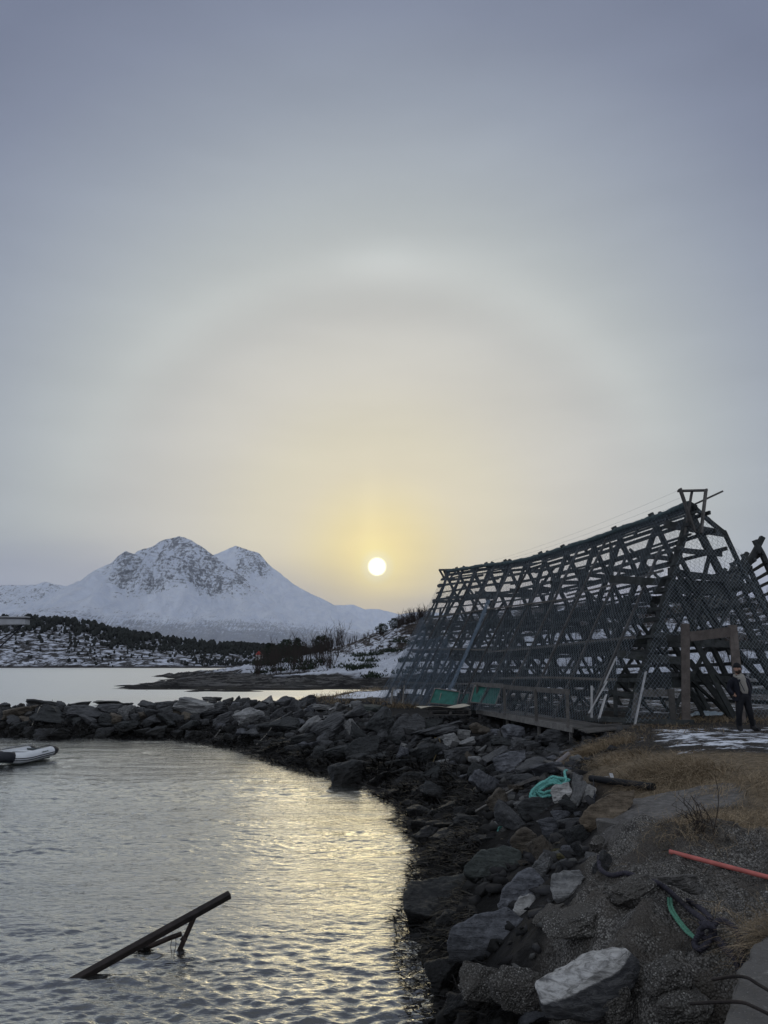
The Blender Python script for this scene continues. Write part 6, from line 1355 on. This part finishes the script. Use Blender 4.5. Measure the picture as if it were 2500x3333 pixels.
# ------------------------------------------------------------------ pines, bare birches, the far house
def conifer(px, py_base, py_top, wpx, y, label, sparse=False, seed=0):
    b = aty(px, py_base, y); t = aty(px, py_top, y); h = t.z - b.z; wd = wpx * mpp(b) / 2; e = empty('pine_tree', b); tag(e, label, 'tree', 'pines on the headland'); r = random.Random(seed)
    MB().tube([b - Vector((0, 0, .4)), b + Vector((.1, 0, h * .4)), b + Vector((-.05, 0, h * .9))], [.16 * h / 4, .11 * h / 4, .03], 7).build('trunk', M['bark'], e)
    mb = MB()
    for i in range(420):
        z = r.uniform(.18, 1.0); prof = math.sin(math.pi * min(1, (z - .05) * .85)) ** .7 * (1 - .35 * (z > .8)); a = r.uniform(0, 6.28); q = wd * prof * r.random() ** .45 * (1 + .25 * math.sin(3 * a + 9 * z)); c = b + Vector((q * math.cos(a), q * math.sin(a), h * z))
        s = h * .075 * r.uniform(.6, 1.4)
        for j in range(3):
            d = Vector((r.gauss(0, 1), r.gauss(0, 1), r.gauss(.4, .6))).normalized(); u = d.orthogonal().normalized(); mb.add([c - u * s * .35, c + u * s * .35, c + d * s * 1.2], [(0, 1, 2)])
    mb.build('crown', M['needles'], e)
for i, a in enumerate([(1243, 2068, 2030, 42, 162, 'dark bushy pine on the headland ridge left of the round pine'), (1284, 2050, 2013, 40, 160, 'round topped pine highest on the headland ridge'), (1046, 2140, 2070, 70, 172, 'broad dark pine on the lower slope of the headland'), (968, 2135, 2078, 36, 176, 'narrow dark pine left of the broad pine on the headland'), (930, 2150, 2082, 70, 180, 'dark spruce above the rocky headland point'), (880, 2165, 2096, 60, 186, 'leftmost dark tree of the headland grove')]): conifer(*a, seed=i)
def twiggy(mb, b, h, r, n=5, spread=.35, rad=.02):
    for k in range(n):
        a = r.uniform(0, 6.28); l = h * r.uniform(.6, 1.1); tip = b + Vector((math.cos(a) * l * spread * r.random(), math.sin(a) * l * spread * r.random(), l)); m = b.lerp(tip, .5) + Vector((r.uniform(-.05, .05) * l, 0, 0)); mb.tube([b, m, tip], [rad, rad * .7, rad * .3], 3, False)
        for j in range(5):
            s = b.lerp(tip, r.uniform(.35, .9)); e = s + Vector((r.uniform(-.22, .22) * l, r.uniform(-.22, .22) * l, r.uniform(.12, .32) * l)); mb.tube([s, e], [rad * .5, rad * .2], 3, False)
mb = MB(); r = random.Random(3)
for i in range(230):
    if i < 100: px = r.uniform(1290, 1400); y = r.uniform(156, 164); h = r.uniform(2.0, 3.6)
    elif i < 190: px = r.uniform(840, 1120); y = r.uniform(150, 186); h = r.uniform(2.5, 6.0)
    else: px = r.uniform(1080, 1300); y = r.uniform(155, 170); h = r.uniform(1, 2.4)
    x = (px - 1250) / FPX * y / 1.0; z = float(hl(np.array([x]), np.array([y]))[0]); twiggy(mb, Vector((x, y, z - .2)), h, r, 3, .35, .05)
for i in range(90):
    px = r.uniform(838, 1085); y = r.uniform(140, 190); x = (px - 1250) / FPX * y; z = float(hl(np.array([x]), np.array([y]))[0]); twiggy(mb, Vector((x, y, z - .3)), r.uniform(1.6, 4.0), r, 5, .7, .045)
for i in range(420):
    px = r.uniform(1450, 2560); y = r.uniform(112, 158); x = (px - 1250) / FPX * y; z = float(hl(np.array([x]), np.array([y]))[0]); twiggy(mb, Vector((x, y, z - .2)), r.uniform(1.2, 3.4), r, 3, .4, .04)
tag(mb.build('birch_scrub', M['twig']), 'bare birch scrub and thickets over the snowy headland', 'scrub', kind='stuff')
mb = MB()
for i in range(44):                              # low dark juniper and heather clumps
    px = r.choice((r.uniform(1120, 1300), r.uniform(838, 1080), r.uniform(1300, 1450), r.uniform(1500, 2500))); y = r.uniform(145, 186) if px < 1090 else r.uniform(122, 150); x = (px - 1250) / FPX * y; z = float(hl(np.array([x]), np.array([y]))[0]); w = r.uniform(1.0, 3.2)
    for j in range(150): c = Vector((x + r.gauss(0, w * .5), y + r.gauss(0, w * .4), z + abs(r.gauss(0, .35)))); u = Vector((r.gauss(0, 1), r.gauss(0, 1), 0)).normalized() * .14; mb.add([c - u, c + u, c + Vector((r.gauss(0, .2), r.gauss(0, .2), .45))], [(0, 1, 2)])
tag(mb.build('juniper_scrub', M['needles']), 'low dark juniper clumps on the snowy headland', 'scrub', kind='stuff')
hc_ = aty(843, 2150, 522); hs = empty('house', hc_); tag(hs, 'small white house with a red roof in the far wood', 'house'); k = 522 / FPX
MB().box(hc_ + Vector((0, 0, 9 * k)), (17 * k, 22 * k, 18 * k)).build('wall', M['white_paint'], hs)
c = hc_ + Vector((0, 0, 18 * k)); w, d, h = 10.5 * k, 12.5 * k, 11 * k; m_ = MB(); m_.add([c + Vector(v) for v in ((-w, -d, 0), (w, -d, 0), (0, -d, h), (-w, d, 0), (w, d, 0), (0, d, h))], [(0, 1, 2), (3, 5, 4), (0, 3, 4, 1), (0, 2, 5, 3), (1, 4, 5, 2)]); m_.build('roof', M['red_roof'], hs)
MB().box(hc_ + Vector((-3 * k, -11.2 * k, 9 * k)), (4 * k, .6 * k, 5 * k)).build('window', M['dark_glass'], hs)
# bare shrub on the grass and dead stems left of the rack
sh = MB(); r = random.Random(12); b0 = on(2285, 2712, 0)
for k in range(16):
    tp_ = aty(r.choice((2190, 2215, 2235, 2250, 2275)) + r.uniform(-12, 12), r.uniform(2585, 2650), b0.y + r.uniform(-.1, .25)); bb = b0 + Vector((r.uniform(-.12, .12), r.uniform(-.1, .1), -.03)); m_ = bb.lerp(tp_, .55) + Vector((.05, 0, .03)); sh.tube(spline([bb, m_, tp_], 8), [.006 - .0005 * j for j in range(9)], 4)
    for j in range(2): s = m_.lerp(tp_, r.random()); sh.tube([s, s + Vector((r.uniform(-.06, .06), 0, r.uniform(.03, .10)))], [.003, .0015], 3)
bb = on(2322, 2705, 0); sh.tube(spline([bb, aty(2336, 2640, bb.y), aty(2338, 2580, bb.y), aty(2326, 2520, bb.y)], 12), [.006 - .0003 * j for j in range(13)], 4)
tag(sh.build('bare_shrub', M['twig']), 'leafless thin shrub growing at the edge of the concrete slab', 'shrub')
for j, (px, lab) in enumerate(((1295, 'tall bare stems growing left of the long pale stake'), (1330, 'bare twiggy stems between the two left stakes'))):
    s2 = MB(); b = on(px, 2296, 0)
    for k in range(9): twiggy(s2, b + Vector((r.uniform(-.4, .4), r.uniform(-.3, .3), -.05)), r.uniform(.8, 1.5), r, 1, .3, .012)
    tag(s2.build('dead_stems', M['twig']), lab, 'dead stems')

# the biggest pale stone of the mound: a white split face on top of a dark slab
wy = hit(1880, 3290).y - .42
top = [aty(px, py, wy + d) for px, py, d in ((1740, 3192, .02), (1766, 3264, -.12), (1806, 3252, -.16), (1905, 3182, -.12), (2010, 3112, 0), (2046, 3080, .16), (1985, 3086, .30), (1920, 3102, .30), (1800, 3158, .18))]
low = [aty(px, py, wy + d) for px, py, d in ((1772, 3312, -.10), (1930, 3328, -.16), (2034, 3272, -.10), (2078, 3184, .05), (2084, 3128, .2), (1900, 3310, .5), (2060, 3200, .55), (1780, 3280, .35), (1870, 3296, -.18))]
tp = np.array([p[:] for p in top]); tc_ = tp.mean(0); nn = np.linalg.svd(tp - tc_)[2][2]
mw = MT('split_stone', .8, .3); v_ = mw.coord(); wn = mw.noise(v_, 5, 5, .65); cr_ = mw.noise(mw.coord(scale=(4, 4, 14), rot=(.3, .4, 0)), 2, 6, .7, .8)
wm = mw.mr(mw.math('ADD', mw.at('white'), mw.math('MULTIPLY', wn, .5)), .62, .80)
cw = mw.mix(wm, mw.mix(mw.mr(cr_, .4, .65), (.032, .033, .036), (.085, .085, .086)), mw.mix(mw.mr(cr_, .34, .62), (.16, .158, .15), (.44, .435, .42)))
mw.set('Base Color', mw.mix(mw.mr(mw.voro(mw.coord(scale=(5, 7, 7)), 1.0, 'DISTANCE_TO_EDGE'), .0, .008, .25, 0), cw, (.05, .05, .05))); bb_ = mw.bump(cr_, .7, .03); mw.bump(mw.noise(v_, 40, 4), .5, .008, bb_)
hull_block('rock', top + low, mw.m, 'biggest pale stone with a white split top over a dark side, low in the mound', 'rock', amp=.014, seed=12, extra=lambda co: np.clip(1 - np.abs((co - tc_) @ nn) / .09, 0, 1))['group'] = G

# ------------------------------------------------------------------ the air between here and the mountains
hz = bpy.data.materials.new('haze_air'); hz.use_nodes = True; hz.node_tree.nodes.clear()
pv_ = hz.node_tree.nodes.new('ShaderNodeVolumePrincipled'); pv_.inputs['Color'].default_value = (.80, .87, 1.0, 1); pv_.inputs['Density'].default_value = 2.4e-5; pv_.inputs['Anisotropy'].default_value = .1
ho = hz.node_tree.nodes.new('ShaderNodeOutputMaterial'); hz.node_tree.links.new(pv_.outputs[0], ho.inputs['Volume'])
tag(MB().box((0, 9000, 1050), (46000, 36000, 2108)).build('haze', hz), kind='stuff')
